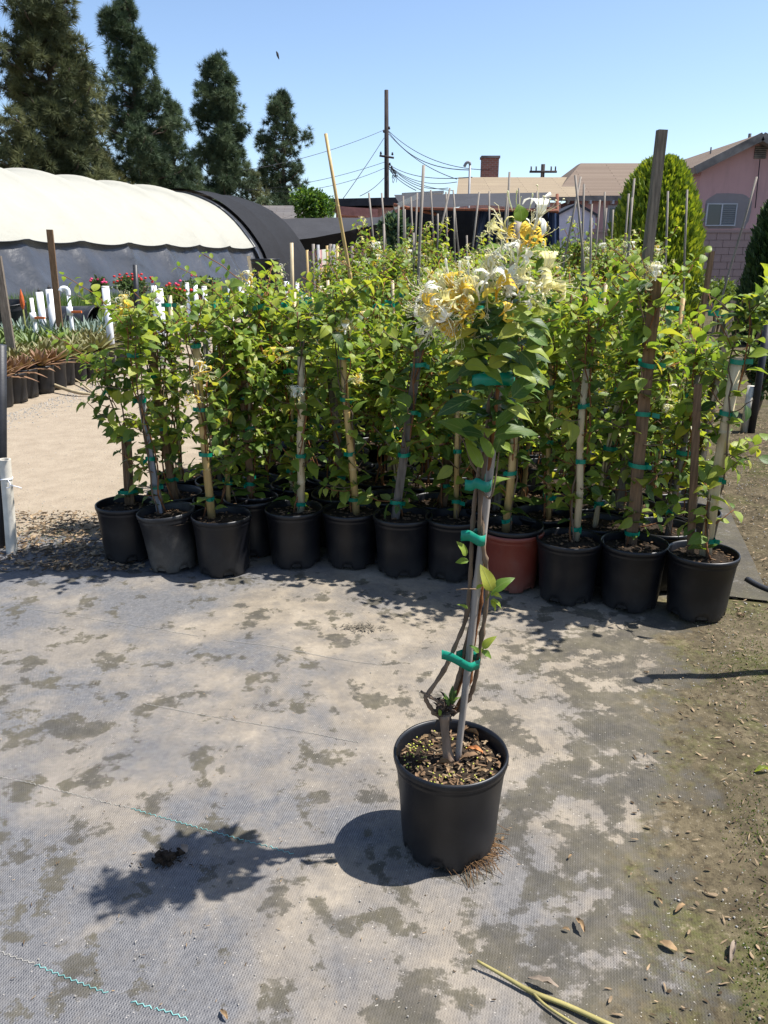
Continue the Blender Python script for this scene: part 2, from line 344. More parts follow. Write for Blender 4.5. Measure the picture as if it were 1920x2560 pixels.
# ------------------------------------------------------------------ hoop house (white film roof, grey film sides, black shade-cloth end)
def film(name, col, trans, rough=0.45, spec=0.35, streak=0.2):
    t = NT(name); v = t.coord('Object'); n = t.noise(v, 1.5, 5, 0.6, 0.5); n2 = t.noise(v, 9.0, 4)
    c = t.mix(n, tuple(k*(1-streak) for k in col), tuple(min(1, k*(1+streak)) for k in col)); t.base(c)
    t.rs(t.math('MULTIPLY_ADD', n2, 0.25, rough-0.1), spec); t.bump(t.math('ADD', n, t.math('MULTIPLY', n2, 0.3)), 0.35, 0.08)
    if trans:
        tr = t.n('BsdfTranslucent'); t.set(tr.inputs[0], c); mx = t.n('MixShader', {0: trans, 1: t.p.outputs[0], 2: tr.outputs[0]}); t.nt.links.new(mx.outputs[0], t.o.inputs[0])
    return t.m
WHITEF = film('white_greenhouse_film', (0.40, 0.390, 0.335), 0.2, 0.6, 0.2, 0.10)
GREYF = film('grey_greenhouse_film', (0.045, 0.047, 0.053), 0.0, 0.30, 0.6, 0.45)
BLACKF = film('black_shade_cloth', (0.018, 0.0185, 0.021), 0.0, 0.85, 0.15, 0.25)
GREYC = film('grey_shade_cloth', (0.045, 0.045, 0.049), 0.0, 0.8, 0.15, 0.25)
HB = Vector((-7.15, 14.85, 0)); HD = Vector((0.2775, 0.9607, 0)); HP = Vector((0.9607, -0.2775, 0)); HR, HH, HOOP = 3.5, 3.66, 1.78
def hoop_pt(s, ph, k=1.0, sag=0.0, wr=0.0):
    q = (s/HOOP) % 1.0; f = k*(1 - sag*math.sin(math.pi*q)**0.42*max(0, math.sin(ph))**0.5)
    p = HB + HD*s - HP*HR + HP*(HR*f*math.cos(ph)) + Vector((0, 0, 0.02+HH*f*math.sin(ph)))
    if wr: p += HP*(wr*mnoise.noise(Vector((s*1.1, ph*3, 4)))+0.4*wr*mnoise.noise(Vector((s*3.5+p.z*2, p.z*2.5, 9))))
    return p
def skin(mb, s0, s1, f0, f1, ns, nf, k=1.0, sag=0.0, wr=0.0, wave=0.0):
    vs_ = []
    for i in range(ns+1):
        s = s0+(s1-s0)*i/ns
        for j in range(nf+1):
            a0 = f0 + wave*math.sin(s*3.53+0.6)*0.5 + wave*0.8*mnoise.noise(Vector((s*.9, 3, 1)))
            vs_.append(hoop_pt(s, a0+(f1-a0)*j/nf, k, sag, wr))
    mb.add(vs_, [(i*(nf+1)+j, (i+1)*(nf+1)+j, (i+1)*(nf+1)+j+1, i*(nf+1)+j+1) for i in range(ns) for j in range(nf)])
hh = empty('hoop_house', HB, label='long plastic hoop house with white roof film and grey film side', category='greenhouse')
def hpart(name, mt, *a, **k):
    mb = MB(); skin(mb, *a, **k); mb.v = [(x-HB.x, y-HB.y, z) for x, y, z in mb.v]; return mb.build(name, mt, hh)
hpart('roof_film', WHITEF, -8.9, 12.6, R(30.5), R(150), 168, 36, sag=0.068, wr=0.07, wave=0.006)
hpart('side_film', GREYF, -8.9, 13.1, R(0), R(36), 170, 22, k=0.965, sag=0.068, wr=0.11)
hpart('end_film', GREYF, 12.4, 13.4, R(0), R(180), 8, 40, k=0.995, sag=0.02, wr=0.03)
hpart('back_film', GREYF, -8.9, 13.1, R(145), R(180), 60, 8, k=0.975, sag=0.03)
hpart('shade_cloth', BLACKF, 12.75, 16.6, R(0), R(180), 44, 40, k=1.022, sag=0.016, wr=0.03)
for i in range(-5, 10):
    mb = MB(); kk = 0.93 if i*HOOP < 13 else 0.99
    mb.tube([hoop_pt(i*HOOP, R(180)*j/24, kk) - HB for j in range(25)], 0.022, 6); mb.build('hoop_pipe', PVC, hh)
mb = MB()
for i in range(144):
    s = -8.9+21.5*i/144; mb.v.append(tuple(hoop_pt(s, R(30.5)+0.006*math.sin(s*3.53+0.6)*0.5+0.005*mnoise.noise(Vector((s*.9, 3, 1))), 1.002, 0.068, 0.07)-HB))
pts = mb.v; mb = MB(); mb.tube(pts, 0.012, 5); mb.build('batten', BLK, hh)
# ------------------------------------------------------------------ pines
def needle_mat(name, stops):
    t = NT(name); sx = t.n('SeparateXYZ', {0: t.n('Attribute', attribute_name='lf').outputs['Vector']})
    t.base(t.ramp(sx.outputs[2], stops)); t.rs(0.6, 0.2)
    tr = t.n('BsdfTranslucent'); t.set(tr.inputs[0], t.ramp(sx.outputs[2], stops))
    mx = t.n('MixShader', {0: 0.22, 1: t.p.outputs[0], 2: tr.outputs[0]}); t.nt.links.new(mx.outputs[0], t.o.inputs[0]); return t.m
PINE = needle_mat('pine_needles', [(0.0, (0.052, 0.066, 0.030)), (0.5, (0.11, 0.125, 0.056)), (1.0, (0.19, 0.20, 0.088))])
PINEB = needle_mat('pine_needles_cool', [(0.0, (0.040, 0.066, 0.036)), (0.5, (0.072, 0.105, 0.052)), (1.0, (0.12, 0.155, 0.075))])
PINEO = needle_mat('scrub_needles', [(0.0, (0.06, 0.065, 0.025)), (0.5, (0.10, 0.105, 0.04)), (1.0, (0.15, 0.145, 0.055))])
BARK = simple('pine_bark', (0.11, 0.085, 0.065), 0.95, 0.1, 0.4, 4, 0.6, 20, 0.03)
def tuft(rg, n, L, w):
    v, f = [], []
    for i in range(n):
        d = Vector((rg.gauss(0, 1), rg.gauss(0, 1), rg.gauss(0.9, 0.7))).normalized(); side = d.orthogonal().normalized()
        side = Matrix.Rotation(rg.uniform(0, 6.28), 3, d) @ side; l = L*rg.uniform(.6, 1.1); b = d*(L*0.06)
        o = len(v); v += [tuple(b-side*w*.5), tuple(b+side*w*.5), tuple(d*l)]; f.append((o, o+1, o+2))
    return (np.array(v), f, [(0, 0, 0)]*len(v))
def pine(name, label, px, topy, Y, prof, nb, mt, zb=1.2, tl=0.42, dens=1.0, seed=1, cat='tree', group=None):
    """prof: list of (height fraction, crown radius in photo pixels at that distance)"""
    rg = random.Random(seed); top = at(px, topy, Y); H = top.z; base = Vector((top.x, Y, 0)); ppm = FPX/(Y*0.955)
    def rad(f):
        for (a, ra), (b, rb) in zip(prof, prof[1:]):
            if a <= f <= b: return (ra+(rb-ra)*(f-a)/(b-a))/ppm
        return prof[-1][1]/ppm
    root = empty(name, base, label=label, category=cat, **({'group': group} if group else {}))
    mb = MB(); lean = rg.uniform(-.02, .02)*H
    tp = [Vector((lean*(i/10)**2+rg.uniform(-.04, .04), rg.uniform(-.04, .04), H*0.985*i/10)) for i in range(11)]
    tr_ = [0.02*H*(1-0.93*i/10) for i in range(11)]; mb.tube(tp, tr_, 8); mb.build('trunk', BARK, root)
    tufts = [tuft(rg, 58, tl, tl*0.065) for _ in range(7)]
    lb, cr = MB(), MB()
    for i in range(nb):
        f = zb/H + (1-zb/H)*(i+rg.random())/nb; az = rg.uniform(0, 6.283)
        lob = 0.58+0.5*mnoise.noise(Vector((math.cos(az)*1.1, math.sin(az)*1.1, f*7+seed)))+rg.uniform(-.15, .25)
        r = max(0.2, rad(f)*lob); z = f*H; ax = tp[min(10, int(f*10))].x
        d = Vector((math.cos(az), math.sin(az), 0)); k = 4
        br = [Vector((ax, 0, z-0.25*r)) + d*(r*j/k) + Vector((rg.gauss(0, .05), rg.gauss(0, .05), 0.38*r*(j/k)**1.6+rg.gauss(0, .05))) for j in range(k+1)]
        lb.tube(br, [0.05*(1-j/(k+1))+0.012 for j in range(k+1)], 4)
        npf = max(1, int(dens*(1.2+r*.95)))
        for j in range(npf):                                  # rounded puffs of needle tufts along the outer branch
            u = 1.0-(j+rg.random()*.6)/(npf+.6)*.85; a = min(int(u*k), k-1); c = br[a].lerp(br[a+1], min(1, u*k-a))
            if j: c = c+Vector((rg.gauss(0, .18*r+.1), rg.gauss(0, .18*r+.1), rg.gauss(.05, .2)))
            pr = rg.uniform(.26, .50)*(.62 if f > .9 else 1)*tl/.42; tone = min(1, max(0, rg.gauss(.45, .28)))
            for q in range(int(9*dens)+2):
                v = Vector((rg.gauss(0, 1), rg.gauss(0, 1), rg.gauss(.15, .8))).normalized()*pr*rg.random()**.45
                sc = rg.uniform(.6, 1.0)
                m = Matrix.LocRotScale(c+v, (v.normalized().to_track_quat('Z', 'Y')), Vector((sc, sc, sc)))
                cr.merge(rg.choice(tufts), m, 0, min(1, max(0, tone+rg.gauss(0, .12))))
    lb.build('branches', BARK, root, kind='stuff'); cr.build('crown', mt, root, smooth=False)
    return root
pine('pine_tree', 'huge broad dark pine, the widest of the pines, towering behind the white hoop house', 85, -190, 34, [(0, 190), (.35, 185), (.55, 148), (.75, 104), (.9, 66), (1, 24)], 190, PINE, tl=0.46, seed=3, group='pines beyond the hoop house')
pine('pine_tree', 'tall narrow pine with a ragged shoulder and slim rounded top', 322, 6, 42, [(0, 100), (.3, 106), (.5, 125), (.62, 98), (.75, 68), (.92, 52), (1, 18)], 130, PINEB, tl=0.46, seed=8, group='pines beyond the hoop house')
pine('pine_tree', 'short loose pine tucked beside the taller narrow ragged pine', 428, 258, 44, [(0, 52), (.4, 50), (.7, 38), (.9, 22), (1, 8)], 60, PINEB, tl=0.46, seed=21, group='pines beyond the hoop house')
pine('pine_tree', 'dense conical pine with rounded top and a wide lower skirt', 537, 146, 50, [(0, 125), (.3, 125), (.45, 95), (.6, 80), (.8, 70), (.94, 46), (1, 20)], 125, PINEB, tl=0.50, seed=15, group='pines beyond the hoop house')
pine('pine_tree', 'smallest slender pine nearest the flat roofed pink building', 702, 236, 60, [(0, 95), (.25, 98), (.45, 86), (.6, 70), (.8, 52), (.94, 36), (1, 14)], 130, PINEB, tl=0.52, seed=30, dens=.8, group='pines beyond the hoop house')
for i, (px, ty, Y, w, m, lb) in enumerate([(255, 372, 39, 62, PINEO, 'olive brown scrubby tree between the two largest pines'), (480, 425, 47, 60, PINEB, 'low bushy conifer at the foot of the conical pine'),
        (625, 430, 56, 66, PINE, 'low dark conifer between the conical pine and the slender pine'), (160, 400, 37, 80, PINEO, 'low olive tree under the huge broad pine'), (755, 478, 62, 38, PINEB, 'low conifer beside the slender pine, its top level with the citrus')]):
    pine('conifer_tree', lb, px, ty, Y, [(0, w), (.5, w*1.05), (.8, w*.7), (1, w*.2)], 40, m, zb=.3, tl=.5, dens=.9, seed=50+i)
# ------------------------------------------------------------------ utility pole and wires
POLE = simple('dark_pole_wood', (0.055, 0.045, 0.042), 0.9, 0.1, 0.4, 4, 0.4, 30, 0.01, (3, 3, .4)); WIRE = simple('wire_black', (0.03, 0.03, 0.035), 0.6, 0.2, 0, 3, 0)
YP = 50.0
b = at(966, 225, YP); up = empty('utility_pole', (b.x, YP, 0), label='tall dark wooden utility pole with a short low crossarm', category='utility pole')
mb = MB(); mb.tube([(0, 0, 0), (0.02, 0, b.z*.5), (0, 0, b.z)], [0.17, 0.145, 0.115], 10); mb.build('post', POLE, up)
ca = at(966, 393, YP).z; mb = MB(); mb.box((0.02, -0.2, ca), (0.85, 0.12, 0.10), Matrix.Rotation(R(8), 3, 'Y')); mb.build('crossarm', POLE, up)
for dz, dx in [(at(966, 325, YP).z, .16), (at(966, 333, YP).z, -.14), (at(970, 415, YP).z, .2), (at(975, 422, YP).z, .3), (ca+.12, -.32), (ca+.08, .35)]:
    mb = MB(); mb.lathe([(0.0, 0), (.05, .0), (.07, .06), (.04, .1), (.06, .14), (0.0, .17)], 8, (dx, -0.18, dz)); mb.build('insulator', BLK, up)
mb = MB()
for i in range(9):
    q = random.Random(i); mb.tube(spline([(0.15, -.15, at(0, 420, YP).z+q.uniform(-.1, .1)), (0.35+q.uniform(0, .25), -.2, at(0, 432, YP).z+q.uniform(-.2, .1)), (0.5+q.uniform(-.2, .2), -.2, at(0, 445, YP).z+q.uniform(-.3, .2))], 4), .018, 4)
mb.build('cable_bundle', WIRE, up)
def wire(a, bb, Ya, Yb, sag, r=0.016, lab='thin overhead wire strung from the utility pole'):
    A, B = at(*a, Ya), at(*bb, Yb); pts = []
    for i in range(17):
        t_ = i/16; p = A.lerp(B, t_); p.z -= sag*4*t_*(1-t_); pts.append(p)
    mb = MB(); mb.tube(pts, r, 4); mb.build('overhead_wire', WIRE, label=lab, category='wire', group='overhead wires')
for a, bb, Yb, sag in [((960, 325), (600, 428), 45, .25), ((960, 345), (858, 496), 38, .05), ((962, 405), (480, 478), 50, .5), ((962, 420), (600, 470), 50, .6), ((972, 328), (1225, 425), 33, .5), ((972, 330), (1176, 425), 24, .5), ((972, 335), (1142, 448), 34, .3),
                       ((978, 415), (1180, 443), 24, .25), ((978, 418), (1142, 455), 33, .35), ((978, 420), (1130, 476), 32, .25), ((976, 425), (1060, 478), 32, .1), ((976, 428), (1040, 476), 32, .1), ((978, 416), (1120, 470), 32, .4), ((960, 445), (900, 490), 36, .1)]:
    wire(a, bb, YP-0.2, Yb, sag)
# service mast by the canopy
b = at(1175, 412, 24); sm_ = empty('service_mast', (b.x, 24, 0), label='slim grey metal service mast with a weatherhead where wires land', category='mast')
STEEL = simple('galvanised_steel', (0.22, 0.22, 0.23), 0.5, 0.5, 0.2, 5, 0)
mb = MB(); mb.tube([(0, 0, 0), (0, 0, b.z)], 0.032, 8); mb.build('mast', STEEL, sm_)
mb = MB(); mb.tube(spline([(0, 0, b.z), (-.02, 0, b.z+.06), (-.10, 0, b.z+.05), (-.16, 0, b.z-.05)], 4), 0.04, 7); mb.build('weatherhead', STEEL, sm_)
# distant pole top behind the roof
b = at(1357, 428, 60); dp = empty('power_pole', (b.x, 60, 0), label='far power pole with crossarm peeking over the brown shingle roof', category='utility pole')
mb = MB(); mb.tube([(0, 0, 0), (0, 0, b.z+.45)], .14, 8); mb.build('post', POLE, dp)
mb = MB(); mb.box((0, -.15, b.z-.05), (1.9, .14, .14)); mb.build('crossarm', POLE, dp)
for dx in (-.85, -.5, .55, .85):
    mb = MB(); mb.tube([(dx, -.15, b.z), (dx, -.15, b.z+.3)], .05, 6); mb.build('insulator', BLK, dp)
# ------------------------------------------------------------------ buildings
def stucco(name, col, patch=None):
    t = NT(name); v = t.coord('Object'); n = t.noise(v, .7, 6, .65); c = t.mix(n, tuple(k*.80 for k in col), tuple(k*1.18 for k in col))
    st = t.ramp(t.noise(t.coord('Object', (3, 3, .5)), 1.5, 5), [(.5, 0.0), (.75, 1.0)]); c = t.mix(t.math('MULTIPLY', st, .25), c, (.2, .15, .14))
    t.base(c); t.rs(.95, .1); t.bump(t.noise(v, 30, 4), .3, .02); return t.m
PINK = stucco('pink_stucco', (0.50, 0.30, 0.29)); PATCH = stucco('grey_plaster_patch', (0.25, 0.22, 0.22)); MAUVE = stucco('mauve_shed_paint', (0.52, 0.49, 0.56))
def roofmat(name, c0, c1, ch=0.16, cw=0.9, mort=(0.05, 0.045, 0.04)):
    t = NT(name); a = t.n('Attribute', attribute_name='lf').outputs['Vector']
    bk = t.n('TexBrick', {'Vector': a, 'Color1': c0, 'Color2': c1, 'Mortar': mort, 'Scale': 1.0, 'Mortar Size': .012, 'Brick Width': cw, 'Row Height': ch, 'Bias': 0.0}, offset=.5)
    n = t.noise(t.coord('Object'), 1.2, 5, .6); t.base(t.mix(t.math('MULTIPLY', n, .5), bk.outputs[0], (.18, .14, .11))); t.rs(.95, .1)
    t.bump(t.math('SUBTRACT', 1.0, bk.outputs[1]), .5, .02); return t.m
RTAN = roofmat('tan_shingles', (.27, .215, .145), (.31, .25, .17), .16, 2.6, (.15, .12, .08)); RBRN = roofmat('brown_shingles', (.165, .125, .097), (.20, .155, .12), .16, 2.6, (.06, .045, .035)); RGRY = roofmat('grey_shingles', (.11, .11, .12), (.15, .15, .155))
BRICK = roofmat('chimney_brick', (.20, .065, .045), (.30, .11, .075), .075, .21, (.26, .22, .19))
TRIM = simple('weathered_fascia', (.20, .18, .165), .9, .1, .4, 3, .3, 20); DKTRIM = simple('dark_fascia', (.035, .037, .045), .7, .2, .25, 3, .2, 20); WHT = simple('white_trim', (.40, .40, .42), .6, .3, .15, 3, 0); GLASS = NT('window_glass'); GLASS.base((.03, .035, .045)); GLASS.rs(.08, .6); GLASS = GLASS.m
def slab(mb, p, th, uv, mi=0):
    """sloped roof slab from four corners (eave left, eave right, ridge right, ridge left), with thickness"""
    p = [Vector(q) for q in p]; n = (p[1]-p[0]).cross(p[3]-p[0]).normalized()
    if n.z < 0: n = -n
    q = [k-n*th for k in p]
    mb.add(p, [(0, 1, 2, 3)], mi, uv); mb.add(q, [(3, 2, 1, 0)], 1)
    for i in range(4):
        j = (i+1) % 4; mb.add([p[i], q[i], q[j], p[j]], [(0, 1, 2, 3)], 1)
def uvs(p):
    p = [Vector(k) for k in p]; o = p[0]; u = (p[1]-p[0]).normalized(); n = u.cross(p[3]-p[0]).normalized(); w = n.cross(u)
    return [((k-o).dot(u), (k-o).dot(w), 0) for k in p]
def rel(p, o): return [Vector(k)-Vector(o) for k in p]
# long house: brown roof, lower tan wing, chimney, pink wall
YH = 30.0
o0 = at(1390, 700, YH); o0.z = 0; lh = empty('long_house', o0, label='low pink house with brown shingle roof and lower tan shingle wing', category='house')
ea, eb = at(1385, 489, YH), at(1752, 480, YH); za = ea.z
ra, rb2 = at(1452, 408, 33.4), at(1760, 403, 33.4)
P = rel([(ea.x, YH, za), (eb.x, YH, za), (rb2.x, 33.4, ra.z), (ra.x, 33.4, ra.z)], o0); mb = MB(); slab(mb, P, .12, uvs(P)); rf = mb.build('roof', [RBRN, TRIM], lh, False)
P = rel([(ea.x, YH, za), (ra.x, 33.4, ra.z), (ra.x, 34, ra.z), (ea.x, 38, za)], o0); mb = MB(); slab(mb, [P[3], P[0], P[1], P[2]], .12, uvs([P[3], P[0], P[1], P[2]])); mb.build('roof', [RBRN, TRIM], lh, False)
ta, tb = at(1140, 500, 29.2), at(1440, 492, 29.2); tra, trb = at(1146, 452, 32.6), at(1452, 443, 32.6)
P = rel([(ta.x, 29.2, tb.z), (tb.x, 29.2, tb.z), (trb.x, 32.6, trb.z), (tra.x, 32.6, trb.z)], o0); mb = MB(); slab(mb, P, .12, uvs(P)); mb.build('wing_roof', [RTAN, TRIM], lh, False)
mb = MB(); mb.box(((ea.x+eb.x)/2-o0.x+.4, 34-o0.y, za/2-.06), (eb.x-ea.x-.8, 7.4, za-.1)); mb.build('wall', PINK, lh, False)
mb = MB(); mb.box(((ta.x+tb.x)/2-o0.x, 32.8-o0.y, tb.z/2-.08), (tb.x-ta.x-.8, 6.2, tb.z-.14)); mb.build('wing_wall', PINK, lh, False)
mb = MB(); mb.box(((ea.x+eb.x)/2-o0.x, 29.94-o0.y, za-.10), (eb.x-ea.x, .05, .16)); mb.build('gutter', TRIM, lh, False)
for i in range(7):
    mb = MB(); mb.box((ea.x-o0.x+.5+i*.8, 30.05-o0.y, za-.22), (.07, .3, .12)); mb.build('rafter_tail', WHT, lh, False)
wA, wB = at(1520, 513, 30.25), at(1562, 575, 30.25); wf = MB(); wf.box(((wA.x+wB.x)/2-o0.x, 30.27-o0.y, (wA.z+wB.z)/2), (wB.x-wA.x, .08, wA.z-wB.z)); w_ = wf.build('window', WHT, lh, False)
mb = MB(); mb.box(((wA.x+wB.x)/2-o0.x, 30.22-o0.y, (wA.z+wB.z)/2-.03), (wB.x-wA.x-.14, .03, wA.z-wB.z-.16)); mb.build('pane', GLASS, w_, False)
ck = at(1227, 395, 34.5); cb = at(1227, 455, 34.5); cw = 40/FPX*33; mb = MB(); hz = ck.z-3.2
for (a, b_, c_, d_) in [(0, 0, 1, 0), (1, 0, 1, 1), (1, 1, 0, 1), (0, 1, 0, 0)]:
    A = Vector((ck.x-o0.x-cw/2+a*cw, 34.5-o0.y+b_*cw*.8, 0)); B = Vector((ck.x-o0.x-cw/2+c_*cw, 34.5-o0.y+d_*cw*.8, 0)); l = (B-A).length
    mb.quad([A+Vector((0, 0, 3.2)), B+Vector((0, 0, 3.2)), B+Vector((0, 0, ck.z)), A+Vector((0, 0, ck.z))], 0, [(0, 0, 0), (l, 0, 0), (l, hz, 0), (0, hz, 0)])
cy = mb.build('chimney', BRICK, lh, False)
mb = MB(); mb.box((ck.x-o0.x, 34.5-o0.y+cw*.4, ck.z+.04), (cw*1.12, cw*.95, .09)); mb.build('cap', TRIM, cy, False)
# gable house
YG = 27.0
pk = at(1893, 337, YG); el = at(1727, 420, YG); o1 = Vector((pk.x, YG, 0)); gh = empty('gable_house', o1, label='pink stucco house with gable end, louvred vent and sliding window', category='house')
hw = pk.x-el.x; mb = MB(); zE = el.z+.10
wl = -hw+.35
mb.add([(wl, 0, 0), (hw-.35, 0, 0), (hw-.35, 0, zE), (0, 0, pk.z-.12), (wl, 0, zE), (wl, 8, 0), (hw-.35, 8, 0), (hw-.35, 8, zE), (0, 8, pk.z-.12), (wl, 8, zE)], [(0, 1, 2, 3, 4), (9, 8, 7, 6, 5), (0, 4, 9, 5), (1, 6, 7, 2)]); mb.build('wall', PINK, gh, False)
for sgn in (-1, 1):
    P = [(sgn*hw, -.35, el.z), (sgn*hw, 8.3, el.z), (0, 8.3, pk.z), (0, -.35, pk.z)]
    if sgn > 0: P = [P[1], P[0], P[3], P[2]]
    mb = MB(); slab(mb, P, .20, uvs(P)); r_ = mb.build('roof', [RBRN, TRIM], gh, False)
    n = Vector((hw, 0, pk.z-el.z)).normalized(); mb = MB(); ang = math.atan2(pk.z-el.z, hw)
    mb.box((sgn*hw/2, -.42, (el.z+pk.z)/2-.10), (math.hypot(hw, pk.z-el.z), .08, .24), Matrix.Rotation(sgn*ang, 3, 'Y')); mb.build('barge_board', TRIM, gh, False)
vA, vB = at(1888, 365, YG), at(1913, 397, YG); vx, vz = (vA.x+vB.x)/2-o1.x, (vA.z+vB.z)/2; vw, vh = vB.x-vA.x, vA.z-vB.z
mb = MB(); mb.box((vx, .02, vz), (vw, .06, vh)); ve = mb.build('gable_vent', DKTRIM, gh, False)
for i in range(6):
    mb = MB(); mb.box((vx, -.03, vz-vh/2+vh*(i+.5)/6), (vw, .05, .035), Matrix.Rotation(R(35), 3, 'X')); mb.build('louver', TRIM, ve, False)
wA, wB = at(1768, 510, YG), at(1834, 564, YG); wx, wz, ww, wh = (wA.x+wB.x)/2-o1.x, (wA.z+wB.z)/2, wB.x-wA.x, wA.z-wB.z
mb = MB(); nseg = 20; ring = []
for i in range(nseg):
    a = 2*math.pi*i/nseg; k = 1+.16*mnoise.noise(Vector((math.cos(a)*2, math.sin(a)*2, 0))); sx_ = abs(math.cos(a))**.5*(1 if math.cos(a) > 0 else -1); sz_ = abs(math.sin(a))**.5*(1 if math.sin(a) > 0 else -1)
    ring.append((wx+.22+sx_*(ww/2+.28)*k, sz_*(wh/2+.22)*k+wz+.1))
mb.add([(x, -.006, z) for x, z in ring]+[(x, .02, z) for x, z in ring], [tuple(range(nseg))]+[(i, (i+1) % nseg, nseg+(i+1) % nseg, nseg+i) for i in range(nseg)]); mb.build('plaster_patch', PATCH, gh, False)
mb = MB(); mb.box((wx, -.02, wz), (ww, .06, wh)); w_ = mb.build('window', DKTRIM, gh, False)
fr = MB(); t_ = .035
for c_, s_ in [((wx, -.05, wz+wh/2), (ww+t_, .06, t_)), ((wx, -.05, wz-wh/2), (ww+t_, .06, t_)), ((wx-ww/2, -.052, wz), (t_, .06, wh)), ((wx+ww/2, -.052, wz), (t_, .06, wh)), ((wx, -.053, wz), (t_*1.2, .06, wh))]: fr.box(c_, s_)
fr.build('frame', WHT, w_, False)
mb = MB(); mb.box((wx-ww/4, -.053, wz), (ww/2-t_, .01, wh-t_)); mb.build('pane', GLASS, w_, False)
for i in range(10):
    mb = MB(); mb.box((wx+ww/4, -.062, wz-wh/2+wh*(i+.5)/10), (ww/2-t_*1.3, .02, wh/10*.8), Matrix.Rotation(R(30), 3, 'X')); mb.build('blind_slat', simple('grey_blind', (.22, .24, .26), .5, .3, .1, 3, 0), w_, False)
for px, py in ((1875, 334), (1778, 368)):
    a = at(px, py, YG+2); mb = MB(); mb.tube([(a.x-o1.x, 2, a.z-1.0), (a.x-o1.x, 2, a.z)], .05 if px > 1800 else .025, 6); mb.build('vent_pipe', DKTRIM, gh)
a, b_ = at(1900, 398, YG-.1), at(1888, 520, YG-.1); mb = MB(); mb.tube([a-o1, b_-o1], .015, 4); mb.build('conduit', WIRE, gh)
# concrete block wall, block by block
BLOCK = stucco('pink_block', (0.30, 0.215, 0.205)); MORT = stucco('block_mortar', (.24, .175, .168))
YW = 24.0; xl, xr, zt = at(1480, 565, YW).x, at(1920, 565, YW).x+1.4, at(1840, 568, YW).z
bw = empty('block_wall', ((xl+xr)/2, YW, 0), label='pinkish concrete block wall below the gable house window', category='wall')
mb = MB(); L = xr-xl; mb.box((0, .08, zt/2-.02), (L, .13, zt-.04)); mb.build('mortar_bed', MORT, bw, False)
cm = MB(); cm.box((0, 0, 0), (.388, .06, .188)); cme = cm.mesh('block', BLOCK, False); hm = MB(); hm.box((0, 0, 0), (.188, .06, .188)); hme = hm.mesh('half_block', BLOCK, False)
nr = int(zt/.2); rw = random.Random(2)
for r_ in range(nr):
    x = -L/2 + (.1 if r_ % 2 else .2); first = r_ % 2
    while x < L/2-.15:
        me = hme if first else cme
        put('block', me, bw, Matrix.LocRotScale(Vector((x, rw.uniform(-.004, .004), .1+.2*r_)), None, None)); x += .3 if first else .4; first = 0
mb = MB(); mb.box((0, .05, nr*.2+.035), (L+.02, .22, .07)); mb.build('coping', BLOCK, bw, False)
# mauve shed
YS = 26.0; a, b_ = at(1392, 540, YS), at(1497, 540, YS); pk = at(1443, 507, YS); o2 = Vector((pk.x, YS, 0)); w2 = (b_.x-a.x)/2
sh = empty('garden_shed', o2, label='small pale mauve shed with dark trimmed gable roof', category='shed'); ez = at(1392, 533, YS).z
mb = MB(); mb.add([(-w2+.05, 0, 0), (w2-.05, 0, 0), (w2-.05, 0, ez), (0, 0, pk.z-.05), (-w2+.05, 0, ez), (-w2+.05, 1.6, 0), (w2-.05, 1.6, 0), (w2-.05, 1.6, ez), (0, 1.6, pk.z-.05), (-w2+.05, 1.6, ez)], [(0, 1, 2, 3, 4), (9, 8, 7, 6, 5), (0, 4, 9, 5), (1, 6, 7, 2)]); mb.build('wall', MAUVE, sh, False)
for s_ in (-1, 1):
    P = [(s_*(w2+.06), -.08, ez-.06), (s_*(w2+.06), 1.7, ez-.06), (0, 1.7, pk.z), (0, -.08, pk.z)]
    if s_ > 0: P = [P[1], P[0], P[3], P[2]]
    mb = MB(); slab(mb, P, .06, uvs(P)); mb.build('roof', [DKTRIM, DKTRIM], sh, False)
for i in range(5):
    mb = MB(); mb.box((0, -.012, .4+i*.42), (2*w2-.12, .02, .015)); mb.build('board_joint', simple('shed_joint', (.36, .34, .40), .8, .1, .1, 3, 0), sh, False)
# flat roofed pink building with dark fascia
YF = 42.0; a, b_ = at(788, 500, YF), at(1105, 492, YF); o3 = Vector(((a.x+b_.x)/2, YF, 0)); fb = empty('flat_roof_building', o3, label='low pink building with flat roof and dark fascia beneath the utility pole', category='building')
fz0, fz1 = at(790, 518, YF).z, at(790, 499, YF).z; L = b_.x-a.x
mb = MB(); mb.box((.5, 2.6, fz0/2), (L-1.0, 4.6, fz0)); mb.build('wall', PINK, fb, False)
mb = MB(); mb.box((0, 2.4, (fz0+fz1)/2+.06), (L, 5.6, fz1-fz0), Matrix.Rotation(R(-1.2), 3, 'Y')); mb.build('roof', DKTRIM, fb, False)
a2 = at(895, 531, YF); mb = MB(); mb.box((a2.x-o3.x, -.1, a2.z), (2.0, .6, .4), Matrix.Rotation(R(4), 3, 'Y')); mb.build('awning', simple('salmon_paint', (.42, .20, .17), .8, .1, .2, 4, 0), fb, False)
a2 = at(1057, 483, 40.5); mb = MB(); mb.box((a2.x-o3.x, -1.4, a2.z), (2.0, .4, .12), Matrix.Rotation(R(-3), 3, 'Y')); mb.box((a2.x-o3.x, -1.2, a2.z-.2), (1.9, .1, .4), Matrix.Rotation(R(-3), 3, 'Y')); mb.build('parapet_board', simple('pale_board', (.46, .46, .42), .8, .1, .2, 4, 0), fb, False)
